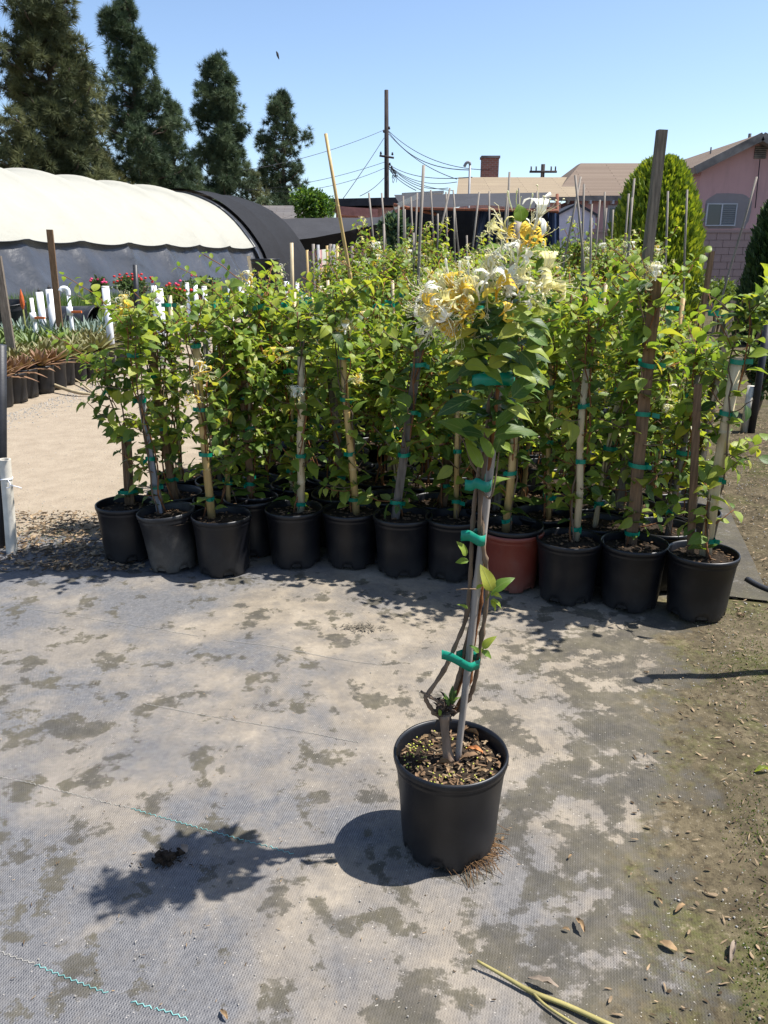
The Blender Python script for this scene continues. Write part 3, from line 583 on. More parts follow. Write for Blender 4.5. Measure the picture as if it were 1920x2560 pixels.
# grey shingled roof behind the shade canopy
YR = 46.0; a, b_ = at(600, 548, YR), at(790, 548, YR); rz = at(640, 512, YR+2).z; o4 = Vector(((a.x+b_.x)/2, YR, 0)); gr = empty('grey_roof_house', o4, label='house with grey shingle roof just behind the hoop house end', category='house')
P = [(a.x-o4.x-.5, 0, a.z-.5), (b_.x-o4.x+.5, 0, a.z-.5), (b_.x-o4.x+.5, 2.6, rz), (a.x-o4.x-.5, 2.6, rz)]; mb = MB(); slab(mb, P, .1, uvs(P)); mb.build('roof', [RGRY, DKTRIM], gr, False)
mb = MB(); mb.box((0, 2.2, (a.z-.6)/2), (b_.x-a.x, 3.6, a.z-.6)); mb.build('wall', PINK, gr, False)
# satellite dish on a rusty post
YD = 32.0; b_ = at(688, 545, YD); sd = empty('satellite_dish', (b_.x, YD, 0), label='small round satellite dish on a rusty red post', category='dish')
mb = MB(); mb.tube([(0, 0, 0), (0, 0, b_.z)], .05, 8); mb.build('post', RUST, sd)
dp_ = at(676, 538, YD); mb = MB(); mb.lathe([(0.001, .0), (.07, .008), (.13, .03), (.165, .06), (.13, .022), (.07, -.006), (.001, -.014)], 20)
put('dish', mb.mesh('dish', BLK), sd, Matrix.LocRotScale(Vector((dp_.x-b_.x, -.1, dp_.z)), Matrix.Rotation(R(70), 3, 'X').to_quaternion(), None))
mb = MB(); mb.tube([(dp_.x-b_.x, -.08, dp_.z), (0, 0, b_.z-.08)], .02, 5); mb.build('bracket', RUST, sd)
# sagging shade cloth canopy with a dark sheet added for its shaded interior
YC = 33.0; sc_ = empty('shade_canopy', (at(830, 600, YC).x, YC, 0), label='sagging dark grey shade cloth canopy beside the hoop house end', category='canopy'); oc = sc_.location
def clothgrid(nx, nz, fn, name, mt, par, o):
    mb = MB(); vs_ = [Vector(fn(i/nx, j/nz))-o for j in range(nz+1) for i in range(nx+1)]
    mb.add(vs_, [(j*(nx+1)+i, j*(nx+1)+i+1, (j+1)*(nx+1)+i+1, (j+1)*(nx+1)+i) for j in range(nz) for i in range(nx)]); return mb.build(name, mt, par)
def cf(u, w):
    px = 620+365*u; top = 547; bot = 604-10*u-46*max(0, u-.25)**1.6*1.6 if u > .25 else 604-10*u; bot = max(bot, top-18*u+4) if u > .95 else bot
    top = 547 - 4*u - (20*(u-.9)/.1 if u > .9 else 0); p = at(px, top+(bot-top)*w, YC+2.2*(1-w)); p.z += .03*mnoise.noise(Vector((u*6, w*3, 0))); return p
clothgrid(30, 10, cf, 'cloth', GREYC, sc_, oc)
clothgrid(30, 8, lambda u, w: at(640+330*u, 548+w*(78+6*math.sin(u*7)), YC+2.6+.12*mnoise.noise(Vector((u*5, w*2, 3)))), 'dark_backdrop', GREYC, sc_, oc)
for px in (640, 985):
    p = at(px, 528 if px > 900 else 552, YC+2.3); mb = MB(); mb.tube([(p.x-oc.x, 2.3, 0), (p.x-oc.x, 2.3, p.z)], .035, 7); mb.build('post', RUST, sc_)
# pipe-framed canopy with tarps
YT = 18.0; o5 = Vector((at(1180, 600, YT).x, YT, 0)); pc = empty('pipe_canopy', o5, label='rusty pipe framed canopy roofed with grey shade cloth and hung with tarps', category='canopy')
clothgrid(28, 6, lambda u, w: at(985+390*u + 20*w*(1-u), 487-6*u+(34+5*math.sin(u*9))*w, YT+2.4*(1-w)+.05*mnoise.noise(Vector((u*9, w*3, 1)))), 'roof_cloth', GREYC, pc, o5)
for a, b_, Ya, Yb, r_ in [((985, 520), (1395, 528), YT, YT, .03), ((1000, 522), (1000, 760), YT, YT, .035), ((1393, 486), (1396, 740), YT+1, YT, .035), ((1340, 512), (1396, 530), YT+.2, YT, .04), ((1090, 535), (985, 512), YT+.4, YT-.2, .035), ((1377, 484), (1340, 512), YT, YT, .045), ((1200, 520), (1200, 760), YT+2, YT+2, .03)]:
    mb = MB(); mb.tube([at(*a, Ya)-o5, at(*b_, Yb)-o5], r_, 7); mb.build('frame_pipe', PVCD if r_ == .045 else RUST, pc)
p, q_ = at(985, 519, YT-.15), at(1045, 490, YT-.15); mb = MB(); mb.box((p+q_)/2-o5, ((q_-p).length, .06, .1), Matrix.Rotation(-math.atan2(q_.z-p.z, q_.x-p.x), 3, 'Y')); mb.build('roof_batten', simple('pale_board', (.46, .46, .42)), pc, False)
TARP = film('blue_tarp', (.012, .026, .07), 0, .5, .3, .4); DARKT = film('dark_tarp', (.012, .013, .016), 0, .7, .2, .3)
clothgrid(14, 14, lambda u, w: at(1200+60*u-30*w*u-20*w, 520+w*180, YT+.8+.25*math.sin(u*14+w*4)*.4), 'tarp', TARP, pc, o5)
clothgrid(20, 8, lambda u, w: at(1000+395*u, 522+w*230, YT+3.4+.2*math.sin(u*25)*.4), 'tarp', DARKT, pc, o5)
clothgrid(6, 10, lambda u, w: at(1370+28*u, 530+w*190, YT+.2+.1*math.sin(u*9)), 'tarp', TARP, pc, o5)
# dark slatted screen and hedge behind the canopies, closing the yard
hg = MB(); rh = random.Random(71)
def leafquad(mb, p, d, n, l, w, rnd):
    m = M4(p, d, n, 1.0); mb.add([m @ Vector(q) for q in ((0, 0, 0), (w, l*.45, .0), (0, l, -l*.08), (-w, l*.45, 0))], [(0, 1, 2, 3)], 0, [(0, 0, rnd), (1, .5, rnd), (0, 1, rnd), (-1, .5, rnd)])
def blob(mb, c, rx, ry, rz_, n, l, rg, up=.5):
    for i in range(n):
        u = Vector((rg.gauss(0, 1), rg.gauss(0, 1), rg.gauss(0, 1))).normalized(); k = rg.random()**.35
        k *= .8+.45*mnoise.noise(u*1.9+Vector(c)); p = Vector((c[0]+u.x*rx*k, c[1]+u.y*ry*k, c[2]+u.z*rz_*k))
        if p.z < .02: continue
        d = (u+Vector((rg.gauss(0, .6), rg.gauss(0, .6), rg.gauss(.1, .6)))).normalized(); nn = (Vector((0, 0, up))+u*.6+Vector((rg.gauss(0, .5), rg.gauss(0, .5), rg.gauss(0, .4))))
        leafquad(mb, p, d, nn, l*rg.uniform(.6, 1.2), l*.3, rg.random())
SHRUB = leafmat('shrub_leaf', [(0, (.02, .045, .014)), (.6, (.05, .09, .025)), (1, (.10, .15, .035))], .25, vein=False)
SHRUBY = leafmat('shrub_leaf_light', [(0, (.07, .12, .025)), (.6, (.13, .19, .035)), (1, (.22, .27, .05))], .35, vein=False)
CITR = leafmat('citrus_leaf', [(0, (.03, .08, .014)), (.5, (.075, .16, .022)), (1, (.16, .26, .04))], .4, vein=False)
def bush(name, label, px, py, Y, wpx, hpx, n, l, mt, seed, cat='bush', group=None, lobes=5):
    rg = random.Random(seed); c = at(px, py, Y); k = Y*.96/FPX; root = empty(name, (c.x, Y, 0), label=label, category=cat, **({'group': group} if group else {})); rx, rz_ = wpx*k/2, hpx*k/2
    mb = MB()
    for i in range(lobes):
        blob(mb, (rg.uniform(-.45, .45)*rx, rg.uniform(-.4, .4)*rx, c.z+rg.uniform(-.4, .45)*rz_), rx*.7, rx*.7, rz_*.7, n//lobes, l, rg)
    mb.build('foliage', mt, root, False, kind='stuff')
    mb = MB()
    for i in range(5): mb.tube(spline([(rg.uniform(-.05, .05), 0, 0), (rg.uniform(-.2, .2)*rx, rg.uniform(-.2, .2)*rx, c.z*.5), (rg.uniform(-.6, .6)*rx, rg.uniform(-.5, .5)*rx, c.z)], 4), .02, 5)
    mb.build('stem', VINE, root); return root
bush('citrus_tree', 'bright green citrus tree beside the flat roofed pink building', 790, 525, 40, 120, 95, 3000, .20, CITR, 4, 'tree')
for i, (px, py, Y, w, h, m) in enumerate([(760, 690, 36.5, 240, 160, SHRUB), (930, 690, 36.5, 200, 170, SHRUB), (1050, 680, 20.5, 150, 160, SHRUB), (1300, 640, 20.5, 120, 170, SHRUB)]):
    bush('dark_shrub', ['dark shrub under the sagging shade canopy by the hoop house', 'dark shrub under the sagging canopy by its rusty post', 'dark shrub beneath the pipe canopy near the sagging cloth', 'dark shrub beneath the pipe canopy by the blue tarp'][i], px, py, Y, w, h, 1500, .24, m, 90+i)
for i, (px, py, Y, w, h) in enumerate([(1440, 660, 15, 170, 130), (1530, 650, 15.5, 110, 110), (1345, 690, 14, 110, 120)]):
    bush('yellow_green_shrub', ['small leaved yellow green shrub in front of the mauve shed', 'small leaved yellow green shrub at the foot of the round arborvitae', 'small leaved yellow green shrub by the pipe canopy corner'][i], px, py, Y, w, h, 2600, .075, SHRUBY, 110+i)
for i, (px, py, Y, w, h) in enumerate([(1800, 730, 17, 130, 80), (1880, 745, 16, 110, 70), (1740, 720, 16.5, 90, 80)]):
    bush('weedy_bush', ['weedy pale bush along the middle of the block wall', 'weedy pale bush below the dark arborvitae', 'weedy pale bush between the round arborvitae and the block wall'][i], px, py, Y, w, h, 1500, .07, SHRUBY, 130+i)
# arborvitae: egg of small upright sprays
THU = leafmat('thuja_spray', [(0, (.10, .16, .018)), (.5, (.24, .33, .032)), (1, (.46, .51, .05))], .3, .6, .15, vein=False); THD = leafmat('thuja_spray_dark', [(0, (.012, .03, .01)), (.5, (.03, .06, .018)), (1, (.06, .10, .025))], .2, .6, .15, vein=False)
def thuja(label, px, ty, by, Y, wpx, mt, seed, n):
    rg = random.Random(seed); T, B = at(px, ty, Y), at(px, by, Y); root = empty('arborvitae', (T.x, Y, 0), label=label, category='bush'); H = T.z; rx = wpx*Y*.96/FPX/2
    def rr(f): return rx*(math.sin(math.pi*min(1, (1-f)*.62+.0)))**.40 if f < 1 else 0
    mb = MB(); prof = [(max(.01, rr(i/16)*.86), .05+(H*.97-.05)*i/16) for i in range(17)]; mb.lathe(prof, 24); mb.build('inner_foliage', mt, root)
    mb = MB()
    for i in range(n):
        f = rg.random()**.9; az = rg.uniform(0, 6.283); lump = 1+.13*mnoise.noise(Vector((math.cos(az)*2.5, math.sin(az)*2.5, f*7)))
        r_ = rr(f)*lump*rg.uniform(.80, 1.04); o = Vector((math.cos(az), math.sin(az), 0)); p = o*r_+Vector((0, 0, .03+f*H*.96))
        d = (Vector((0, 0, 1.0))+o*rg.uniform(.1, .9)+Vector((rg.gauss(0, .3), rg.gauss(0, .3), 0))).normalized(); nn = o.cross(Vector((0, 0, 1)))*rg.choice((-1, 1))*rg.uniform(.3, 1)+o*rg.uniform(.2, 1)
        leafquad(mb, p, d, nn, rg.uniform(.10, .20), .035, rg.random())
    mb.build('sprays', mt, root, False, kind='stuff'); mb = MB(); mb.tube([(0, 0, 0), (0, 0, H*.5)], .06, 7); mb.build('trunk', BARK, root)
thuja('big egg shaped yellow green arborvitae in front of the pink gable house', 1658, 390, 660, 17, 225, THU, 5, 15000)
thuja('dark green arborvitae standing against the block wall', 1962, 490, 720, 14.5, 130, THD, 6, 9000)
# ------------------------------------------------------------------ templates: leaves, flowers, pots, stakes
def leaf_tmpl(rg, na=5, nc=3, width=.52, fold=.25, droop=.22, wavy=.03):
    """unit-length ovate leaf along +Y, upper side +Z; lf = (across -1..1, along 0..1)"""
    v = [(0, 0, 0)]; a = [(0, 0, 0)]; ts = [(i+1)/(na+1) for i in range(na)]; rows = []
    ph = rg.uniform(0, 6); tw = rg.uniform(-.2, .2); sk = rg.uniform(-.04, .04); cup = rg.uniform(-.3, .5)
    for t in ts:
        w = width*.5*(math.sin(math.pi*t**.78)**.82)*(1-.22*t) * 1.12; row = []
        zc = -droop*t*t + .06*math.sin(t*3)
        for j in range(nc):
            u = -1+2*j/(nc-1); x = u*w; z = zc + fold*abs(x)*(1-cup*abs(u)) + wavy*math.sin(ph+t*9+u*2)*abs(u) + tw*x*t
            row.append(len(v)); v.append((x+sk*math.sin(t*3), t, z)); a.append((u, t, 0))
        rows.append(row)
    v.append((sk*.2, 1.0, -droop*1.05)); a.append((0, 1, 0)); f = []; n = len(v)-1
    for j in range(nc-1):
        f.append((0, rows[0][j+1], rows[0][j])); f.append((n, rows[-1][j], rows[-1][j+1]))
        for r0, r1 in zip(rows, rows[1:]): f.append((r0[j], r0[j+1], r1[j+1], r1[j]))
    return (np.array(v), f, a)
def tmesh(t, name, m, rnd=0.0, smooth=True):
    b = MB(); b.add(t[0].tolist(), t[1], 0, [(x, y, rnd) for x, y, _ in t[2]]); return b.mesh(name, m, smooth)
rl = random.Random(77)
LT = [leaf_tmpl(rl, 4, 3, rl.uniform(.50, .66), rl.uniform(.1, .45), rl.uniform(.05, .35)) for _ in range(8)]
LH = [leaf_tmpl(rl, 6, 5, rl.uniform(.46, .60), rl.uniform(.1, .4), rl.uniform(.05, .3), .035) for _ in range(8)]
LME = [tmesh(t, 'leaf', LEAF, i/8) for i, t in enumerate(LT)]; LMY = [tmesh(t, 'leaf', LEAFL, i/8) for i, t in enumerate(LT)]
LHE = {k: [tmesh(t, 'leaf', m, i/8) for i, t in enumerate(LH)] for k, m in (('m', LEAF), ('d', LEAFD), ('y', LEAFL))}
def strip(mb, path, widths, side, mi, rnd, cup=.25):
    """petal: a cupped strip along path"""
    vs_, at2 = [], []; path = [Vector(p) for p in path]; k = len(path)
    for i, p in enumerate(path):
        t = (path[min(i+1, k-1)]-path[max(i-1, 0)]).normalized(); s_ = (side-t*side.dot(t)).normalized(); n = t.cross(s_)
        for j in (-1, 0, 1): vs_.append(p+s_*(j*widths[i])+n*(cup*widths[i]*(abs(j)-.5))); at2.append((j, i/k, rnd))
    mb.add(vs_, [(i*3+j, i*3+j+1, i*3+j+4, i*3+j+3) for i in range(k-1) for j in (0, 1)], mi, at2)
def flower_parts(rg, lo=False):
    """honeysuckle blossom, unit about 1 = tube + lip length, axis +Y, upper lip bends to +Z"""
    pm, sm2 = MB(), MB(); X = Vector((1, 0, 0)); n = 5 if lo else 7; b = rg.uniform(.1, .25)
    tube = [Vector((0, .5*t, b*.5*t*t)) for t in (0, .25, .5, .75, 1)]; pm.tube(tube, [.022, .028, .034, .042, .055], n, 0, False)
    e = tube[-1]; cu = rg.uniform(.8, 1.25)
    up = [e+Vector((0, .10, .03)), e+Vector((0, .20, .08)), e+Vector((0, .28, .15*cu)), e+Vector((0, .31, .21*cu))]
    strip(pm, [e-Vector((0, .03, 0))]+up, [.05, .10, .135, .145, .145], X, 0, rg.random())
    for k in range(4):                                           # four finger lobes of the upper lip
        x = (k-1.5)*.066; p0 = up[-1]+Vector((x, -.01, -.02)); cl = rg.uniform(.6, 1.3)
        strip(pm, [p0, p0+Vector((x*.7, .02, .12)), p0+Vector((x*1.5, -.05*cl, .24)), p0+Vector((x*2.2, -.17*cl, .29)), p0+Vector((x*2.5, -.27*cl, .24))], [.046, .056, .056, .044, .014], X, 0, rg.random())
    c2 = rg.uniform(.8, 1.3)                                      # narrow lower lip, rolled back
    strip(pm, [e-Vector((0, .02, .03)), e+Vector((0, .14, -.10)), e+Vector((0, .20, -.26)), e+Vector((0, .12, -.40*c2)), e+Vector((0, .0, -.44*c2))], [.045, .075, .085, .075, .02], X, 0, rg.random())
    for k in range(5+1):
        a = (k-2.5)*.20+rg.uniform(-.06, .06); l = rg.uniform(.55, .8) if k < 5 else .95; z = rg.uniform(-.12, .10)
        pts = [e, e+Vector((math.sin(a)*l*.4, l*.42, z*.4+.02)), e+Vector((math.sin(a)*l*.85, l*.8, z+.03)), e+Vector((math.sin(a)*l*1.1, l*.98, z+.12))]
        sm2.tube(pts, [.011, .010, .009, .008], 3, 0, False)
        q = pts[-1]; sm2.tube([q-Vector((.035, 0, 0)), q, q+Vector((.035, 0, 0))], [.008, .022, .008], 4, 0)
    return pm, sm2
rf_ = random.Random(9)
FL = []; STM = petal('stamen', (.74, .70, .42), (.80, .76, .52), .2)
for i in range(5):
    pm, sm2 = flower_parts(rf_); FL.append((pm, sm2))
FPM = [[pm.mesh('flower', PET[c]) for pm, _ in FL] for c in range(3)]; FSM = [s_.mesh('stamens', STM) for _, s_ in FL]
FJT = []
for pm, sm2 in FL[:4]:
    FJT.append((np.array(pm.v), pm.f, pm.a, np.array(sm2.v), sm2.f, sm2.a))
FJM = [[None]*4 for _ in range(3)]
for c in range(3):
    for i, (pv, pf, pa, sv, sf, sa) in enumerate(FJT):
        b = MB(); b.add(pv.tolist(), pf, 0, pa); b.add(sv.tolist(), sf, 1, sa); FJM[c][i] = b.mesh('flower', [PET[c], STM])
def bud_mesh(mt, L=1.0):
    b = MB(); pts = spline([(0, 0, 0), (0, .4, .03), (0, .8, .10), (0, 1.0, .17)], 3); k = len(pts)
    b.tube(pts, [.030+.008*i/k+.055*max(0, (i/k-.45))**1.0*(1 if i < k-2 else .8) for i in range(k-1)]+[.02], 7); return b.mesh('bud', mt)
BUD = bud_mesh(PET[0]); BUDG = bud_mesh(BUDM)
# nursery pot
RW, PH = 0.1425, 0.280
def pot_mesh(mt, rt=RW, h=PH, rb=0.118, n=48, notch=6, name='pot', wob=0.0):
    b = MB(); k = rt/RW
    prof = [(rb*.97, .0), (rb, .006), (rb+.001, .024), (rb+.004, .05), (rb+(rt*.945-rb)*.55, h*.55), (rt*.945, h*.86), (rt*.965, h*.875), (rt*.955, h*.89), (rt*.963, h-.028), (rt*.966, h-.022),
            (rt*.99, h-.020), (rt, h-.014), (rt, h-.006), (rt*.985, h), (rt*.955, h-.001), (rt*.935, h-.008), (rt*.925, h-.022), (rt*.905, h-.03), (rt*.895, h*.80), (rb*.96, .012)]
    vs_ = []
    for i, (r_, z) in enumerate(prof):
        for j in range(n):
            a = 2*math.pi*j/n; rr = r_*(1+wob*math.cos(2*a)); zz = z
            if i <= 2 and (j % (n//notch)) in (0, 1, 2): zz = max(z, .030); rr = rr*(.97 if i < 2 else 1)
            vs_.append((rr*math.cos(a), rr*math.sin(a), zz))
    m = len(prof); b.add(vs_, [(i*n+j, i*n+(j+1) % n, (i+1)*n+(j+1) % n, (i+1)*n+j) for i in range(m-1) for j in range(n)])
    return b.mesh(name, mt)
POTM = [pot_mesh(POT), pot_mesh(POT, RW*.985, PH*1.02, .121, wob=.008), pot_mesh(POT, RW*1.01, PH*.98, .116, wob=-.006)]; POTGM = pot_mesh(POTG, RW*.97, .285, .110)
POTLO = pot_mesh(POT, n=24, notch=4)
def soil_mesh(rg, r_=.129, z=.245, chips=40):
    b = MB(); vs_ = [(0, 0, z+.008)]; nr, n = 5, 20
    for i in range(1, nr+1):
        for j in range(n):
            a = 6.2832*j/n; q = r_*i/nr; vs_.append((q*math.cos(a), q*math.sin(a), z+.010*mnoise.noise(Vector((q*40*math.cos(a), q*40*math.sin(a), rg.random()*.3)))))
    fs = [(0, 1+j, 1+(j+1) % n) for j in range(n)]+[(1+i*n+j, 1+(i+1)*n+j, 1+(i+1)*n+(j+1) % n, 1+i*n+(j+1) % n) for i in range(nr-1) for j in range(n)]
    b.add(vs_, fs)
    for i in range(chips):
        a = rg.uniform(0, 6.28); q = r_*.95*rg.random()**.5; rot = (Matrix.Rotation(rg.uniform(0, 6.28), 3, 'Z') @ Matrix.Rotation(rg.uniform(-.5, .5), 3, 'X'))
        b.box((q*math.cos(a), q*math.sin(a), z+.008), (rg.uniform(.006, .026), rg.uniform(.004, .010), .003), rot, 1)
    return b.mesh('soil', [SOIL, CHIP])
rs_ = random.Random(3); SOILM = [soil_mesh(rs_) for _ in range(3)]; SOILLO = soil_mesh(rs_, chips=8)
def bamboo(mb, a, b_, r0, r1, nd=None, n=8, rg=None):
    a, b_ = Vector(a), Vector(b_); L = (b_-a).length; nd = nd or .22; k = max(2, int(L/nd)); pts, rr = [], []
    for i in range(k+1):
        t = i/k; p = a.lerp(b_, t); r_ = r0+(r1-r0)*t
        if rg and 0 < i < k: p = p+Vector((rg.gauss(0, .0035), rg.gauss(0, .0035), 0))
        if 0 < i < k: d = (b_-a).normalized(); pts += [p-d*.008, p-d*.002, p+d*.003, p+d*.008]; rr += [r_*.97, r_*1.14, r_*.90, r_*.97]
        else: pts.append(p); rr.append(r_)
    mb.tube(pts, rr, n)
def square_stake(mb, a, b_, w, tw=0.2):
    a, b_ = Vector(a), Vector(b_); d = (b_-a).normalized(); x = Matrix.Rotation(tw, 3, d) @ (Vector((1, 0, 0))-d*d.x).normalized(); y = d.cross(x); h = w/2
    vs_ = [p+x*sx*h+y*sy*h*.8 for p in (a, b_) for sx, sy in ((-1, -1), (1, -1), (1, 1), (-1, 1))]
    mb.add(vs_, [(3, 2, 1, 0), (4, 5, 6, 7)]+[(i, (i+1) % 4, 4+(i+1) % 4, 4+i) for i in range(4)])
def tie_mesh(mb, p, r_, h, rg, tail=True):
    n = 12; a0 = rg.uniform(0, 6.28); vs_ = []; tilt = rg.uniform(-.3, .3)
    for j in range(n):
        a = 6.2832*j/n; x, y = r_*1.25*math.cos(a), r_*.9*math.sin(a); q = Vector((x*math.cos(a0)-y*math.sin(a0), x*math.sin(a0)+y*math.cos(a0), x*tilt)); vs_ += [p+q-Vector((0, 0, h/2)), p+q*1.03+Vector((0, 0, h/2))]
    mb.add(vs_, [(2*j, 2*((j+1) % n), 2*((j+1) % n)+1, 2*j+1) for j in range(n)])
    if tail:
        a = rg.uniform(-2.6, -.5); d = Vector((math.cos(a), math.sin(a), 0)); e = p+d*r_*1.1; f = e+d*rg.uniform(.015, .035)+Vector((0, 0, rg.uniform(-.012, .006)))
        mb.add([e-Vector((0, 0, h/2)), f-Vector((0, 0, h/2)), f+Vector((0, 0, h/2)), e+Vector((0, 0, h/2))], [(0, 1, 2, 3)])
# ------------------------------------------------------------------ plant generator (local coordinates of the pot)
def gen_plant(rg, H, sb, st, z0=.36, nv=3, shoots=13, lsize=.062, spread=1.0, bare=0.0):
    """returns vines [(path, radius)], leaves [(matrix, kind)], top points"""
    vines, leaves, tops = [], [], []
    def axis(z): t = min(1.15, max(0, (z-sb.z)/max(.1, st.z-sb.z))); return sb.lerp(st, t)
    def pair(p, d, s, az=None, y=False):
        az = rg.uniform(0, 3.1416) if az is None else az; x = d.orthogonal().normalized(); x = Matrix.Rotation(az, 3, d) @ x
        for sg in (1, -1):
            dr = (x*sg*rg.uniform(.8, 1.1)+d*rg.uniform(.05, .55)+Vector((0, 0, rg.uniform(-.35, .15)))).normalized()
            n = Vector((rg.gauss(.15, .35), rg.gauss(-.05, .35), 1.0))+d*.4
            l = s*rg.uniform(.7, 1.2)
            leaves.append((M4(p+dr*.006, dr, n, (l*rg.uniform(.9, 1.1), l, l)), 'y' if y else 'm'))
    for k in range(nv):
        ph = rg.uniform(0, 6.28); tr = rg.uniform(1.2, 2.4)*rg.choice((-1, 1)); off = Vector((rg.uniform(-.03, .03), rg.uniform(-.03, .03), 0)); n = int((H-.24)/.05); path = []
        for i in range(n+1):
            z = .235+(H-.235)*i/n; q = axis(z); a = ph+tr*z*3; r_ = .018+.012*math.sin(z*7+ph)+.03*spread*max(0, (z-H*.55)/H)
            lo = max(0, 1-(z-.235)/.12); path.append(Vector((q.x+math.cos(a)*r_, q.y+math.sin(a)*r_, z))+off*lo+Vector((rg.gauss(0, .004), rg.gauss(0, .004), 0)))
        vines.append((path, .0042)); z = z0+rg.uniform(0, .05)
        while z < H:
            i = min(n-1, int((z-.235)/(H-.235)*n)); d = (path[i+1]-path[i]).normalized()
            if rg.random() > bare*(1-(z-z0)/(H-z0)): pair(path[i], d, lsize*rg.uniform(.75, 1.1))
            z += rg.uniform(.045, .075)
        pair(path[-1], Vector((0, 0, 1)), lsize*.6, y=True); tops.append(path[-1])
    for k in range(shoots):
        z = z0+.03+(H-z0-.02)*rg.random(); q = axis(z); az = rg.uniform(0, 6.28); el = rg.uniform(-.1, 1.0); L = rg.uniform(.07, .17)*(1+.5*(z/H))*spread
        d = Vector((math.cos(az)*math.cos(el), math.sin(az)*math.cos(el), math.sin(el))); m = max(2, int(L/.042)); path = []
        for i in range(m+1):
            t = i/m; path.append(q+d*(L*t)+Vector((0, 0, .25*L*t*t-.02*t))+Vector((rg.gauss(0, .005), rg.gauss(0, .005), rg.gauss(0, .005))))
        vines.append((path, .0022)); a0 = rg.uniform(0, 3.14)
        for i in range(1, m+1):
            dd = (path[i]-path[i-1]).normalized(); pair(path[i], dd, lsize*(.95-.35*(i/m)**2)*rg.uniform(.8, 1.1), a0+i*1.57, y=(i == m and z > H*.55) or (z > H*.8 and rg.random() < .5))
        tops.append(path[-1])
    for k in range(rg.randint(2, 4)):                     # whippy leaders above the mass
        q = axis(H*.92); az = rg.uniform(0, 6.28); L = rg.uniform(.12, .36); d = Vector((math.cos(az)*.6, math.sin(az)*.5, 1)).normalized(); m = int(L/.04)+1
        path = [q+d*(L*i/m)+Vector((math.cos(az), math.sin(az), -.4))*(.35*L*(i/m)**2.2)+Vector((rg.gauss(0, .004), rg.gauss(0, .004), 0)) for i in range(m+1)]
        vines.append((path, .0022))
        for i in range(1, m+1): pair(path[i], (path[i]-path[i-1]).normalized(), lsize*(.8-.35*i/m), i*1.57, y=i > m*.5)
    return vines, leaves, tops
def cluster(rg, p, n, s=.036, kinds=(0, 0, 1, 2)):
    out = []
    for i in range(n):
        a = rg.uniform(0, 6.28); el = rg.uniform(-.5, 1.1); d = Vector((math.cos(a)*math.cos(el), math.sin(a)*math.cos(el), math.sin(el)))
        c = rg.choice(kinds) if el > 0 else rg.choice((1, 2, 2)); out.append((M4(p, d, Vector((0, 0, 1)) if el > -.2 else Vector((0, 0, -1)), s*rg.uniform(.85, 1.25)), c))
    return out
def stake_part(root, kind, a, b_, rg, w=None):
    mb = MB(); m = {'y': BAMY, 'p': BAMP, 'g': BAMG, 'b': WOODB, 'w': WOODG, 's': WOODS}[kind]
    if kind in 'ypg': bamboo(mb, a, b_, (w or .013), (w or .013)*.85, rg.uniform(.2, .3), 10, rg)
    else: square_stake(mb, a, b_, w or .036, rg.uniform(-.3, .3))
    return mb.build('stake', m, root, kind in 'ypg')
def emit(root, vines, leaves, flowers, rg, single=True):
    mb = MB(); mr = MB()
    for path, r_ in vines: (mb if rg.random() < .55 else mr).tube(path, [r_*(1.15-.5*i/len(path)) for i in range(len(path))], 5)
    if mb.n: mb.build('stems', VINE if single else VINEG, root, kind='stuff')
    if mr.n: mr.build('stems', VINER, root, kind='stuff')
    if single:
        for M, k in leaves: put('leaf', rg.choice(LMY if k == 'y' else LME), root, M)
        for M, c in flowers: put('flower', FJM[c][rg.randrange(4)], root, M)
PLANT_N = 0
FRONT = [ # rim centre px, stake kind, stake base px, stake top px (at the pot's distance), plant height, leafiness, pot, label, flower clusters [(px, py, n)]
 ((312, 1258), 'b', (325, 1255), (316, 1100), 1.00, .55, 0, 'honeysuckle with a short square brown stake, at the dirt path end of the row', []),
 ((425, 1279), 's', (408, 1270), (352, 990), 1.20, .7, 'g', 'honeysuckle tied to a leaning silver grey stake in a dusty scuffed pot', [(312, 768, 9)]),
 ((553, 1287), 'y', (530, 1290), (489, 862), 1.16, .75, 0, 'honeysuckle with yellow bamboo stake and a white and gold bloom, beside the dusty scuffed pot', [(500, 930, 9), (478, 985, 4)]),
 ((628, 1246), 'b', (630, 1245), (597, 842), 1.26, 1.0, 1, 'honeysuckle set back a little with reddish stems fanning from its pot', []),
 ((735, 1270), 'p', (750, 1275), (752, 890), 1.20, .95, 0, 'honeysuckle with pale bamboo stake topped by one cream bloom', [(742, 992, 9)]),
 ((877, 1271), 'y', (892, 1280), (856, 880), 1.30, 1.0, 2, 'honeysuckle with leaning bamboo stake and a wide gold and cream bloom', [(862, 828, 12), (905, 935, 4)]),
 ((1007, 1287), 'w', (985, 1290), (1048, 870), 1.16, 1.0, 0, 'honeysuckle on a split weathered brown stake leaning towards the red pot', []),
 ((1138, 1294), 'y', (1140, 1290), (1148, 920), 1.05, .8, 1, 'honeysuckle next to the red pot with fresh low leaves at its base', []),
 ((1280, 1317), 'y', (1263, 1325), (1292, 1020), 1.18, .9, 'r', 'honeysuckle with orange bamboo stake in a red pot with black rim', []),
 ((1425, 1343), 'p', (1440, 1345), (1466, 922), 1.20, 1.0, 2, 'honeysuckle with slim pale bamboo stake on the far side of the red pot', []),
 ((1586, 1356), 'b', (1572, 1345), (1640, 690), 1.34, 1.1, 0, 'tall honeysuckle tied to a thick square brown timber stake', [(1640, 695, 7)]),
 ((1758, 1377), 'p', (1762, 1385), (1843, 895), 1.28, .9, 2, 'honeysuckle with a thick pale bamboo pole in the end pot by the mossy soil', [])]
ROOTS = []
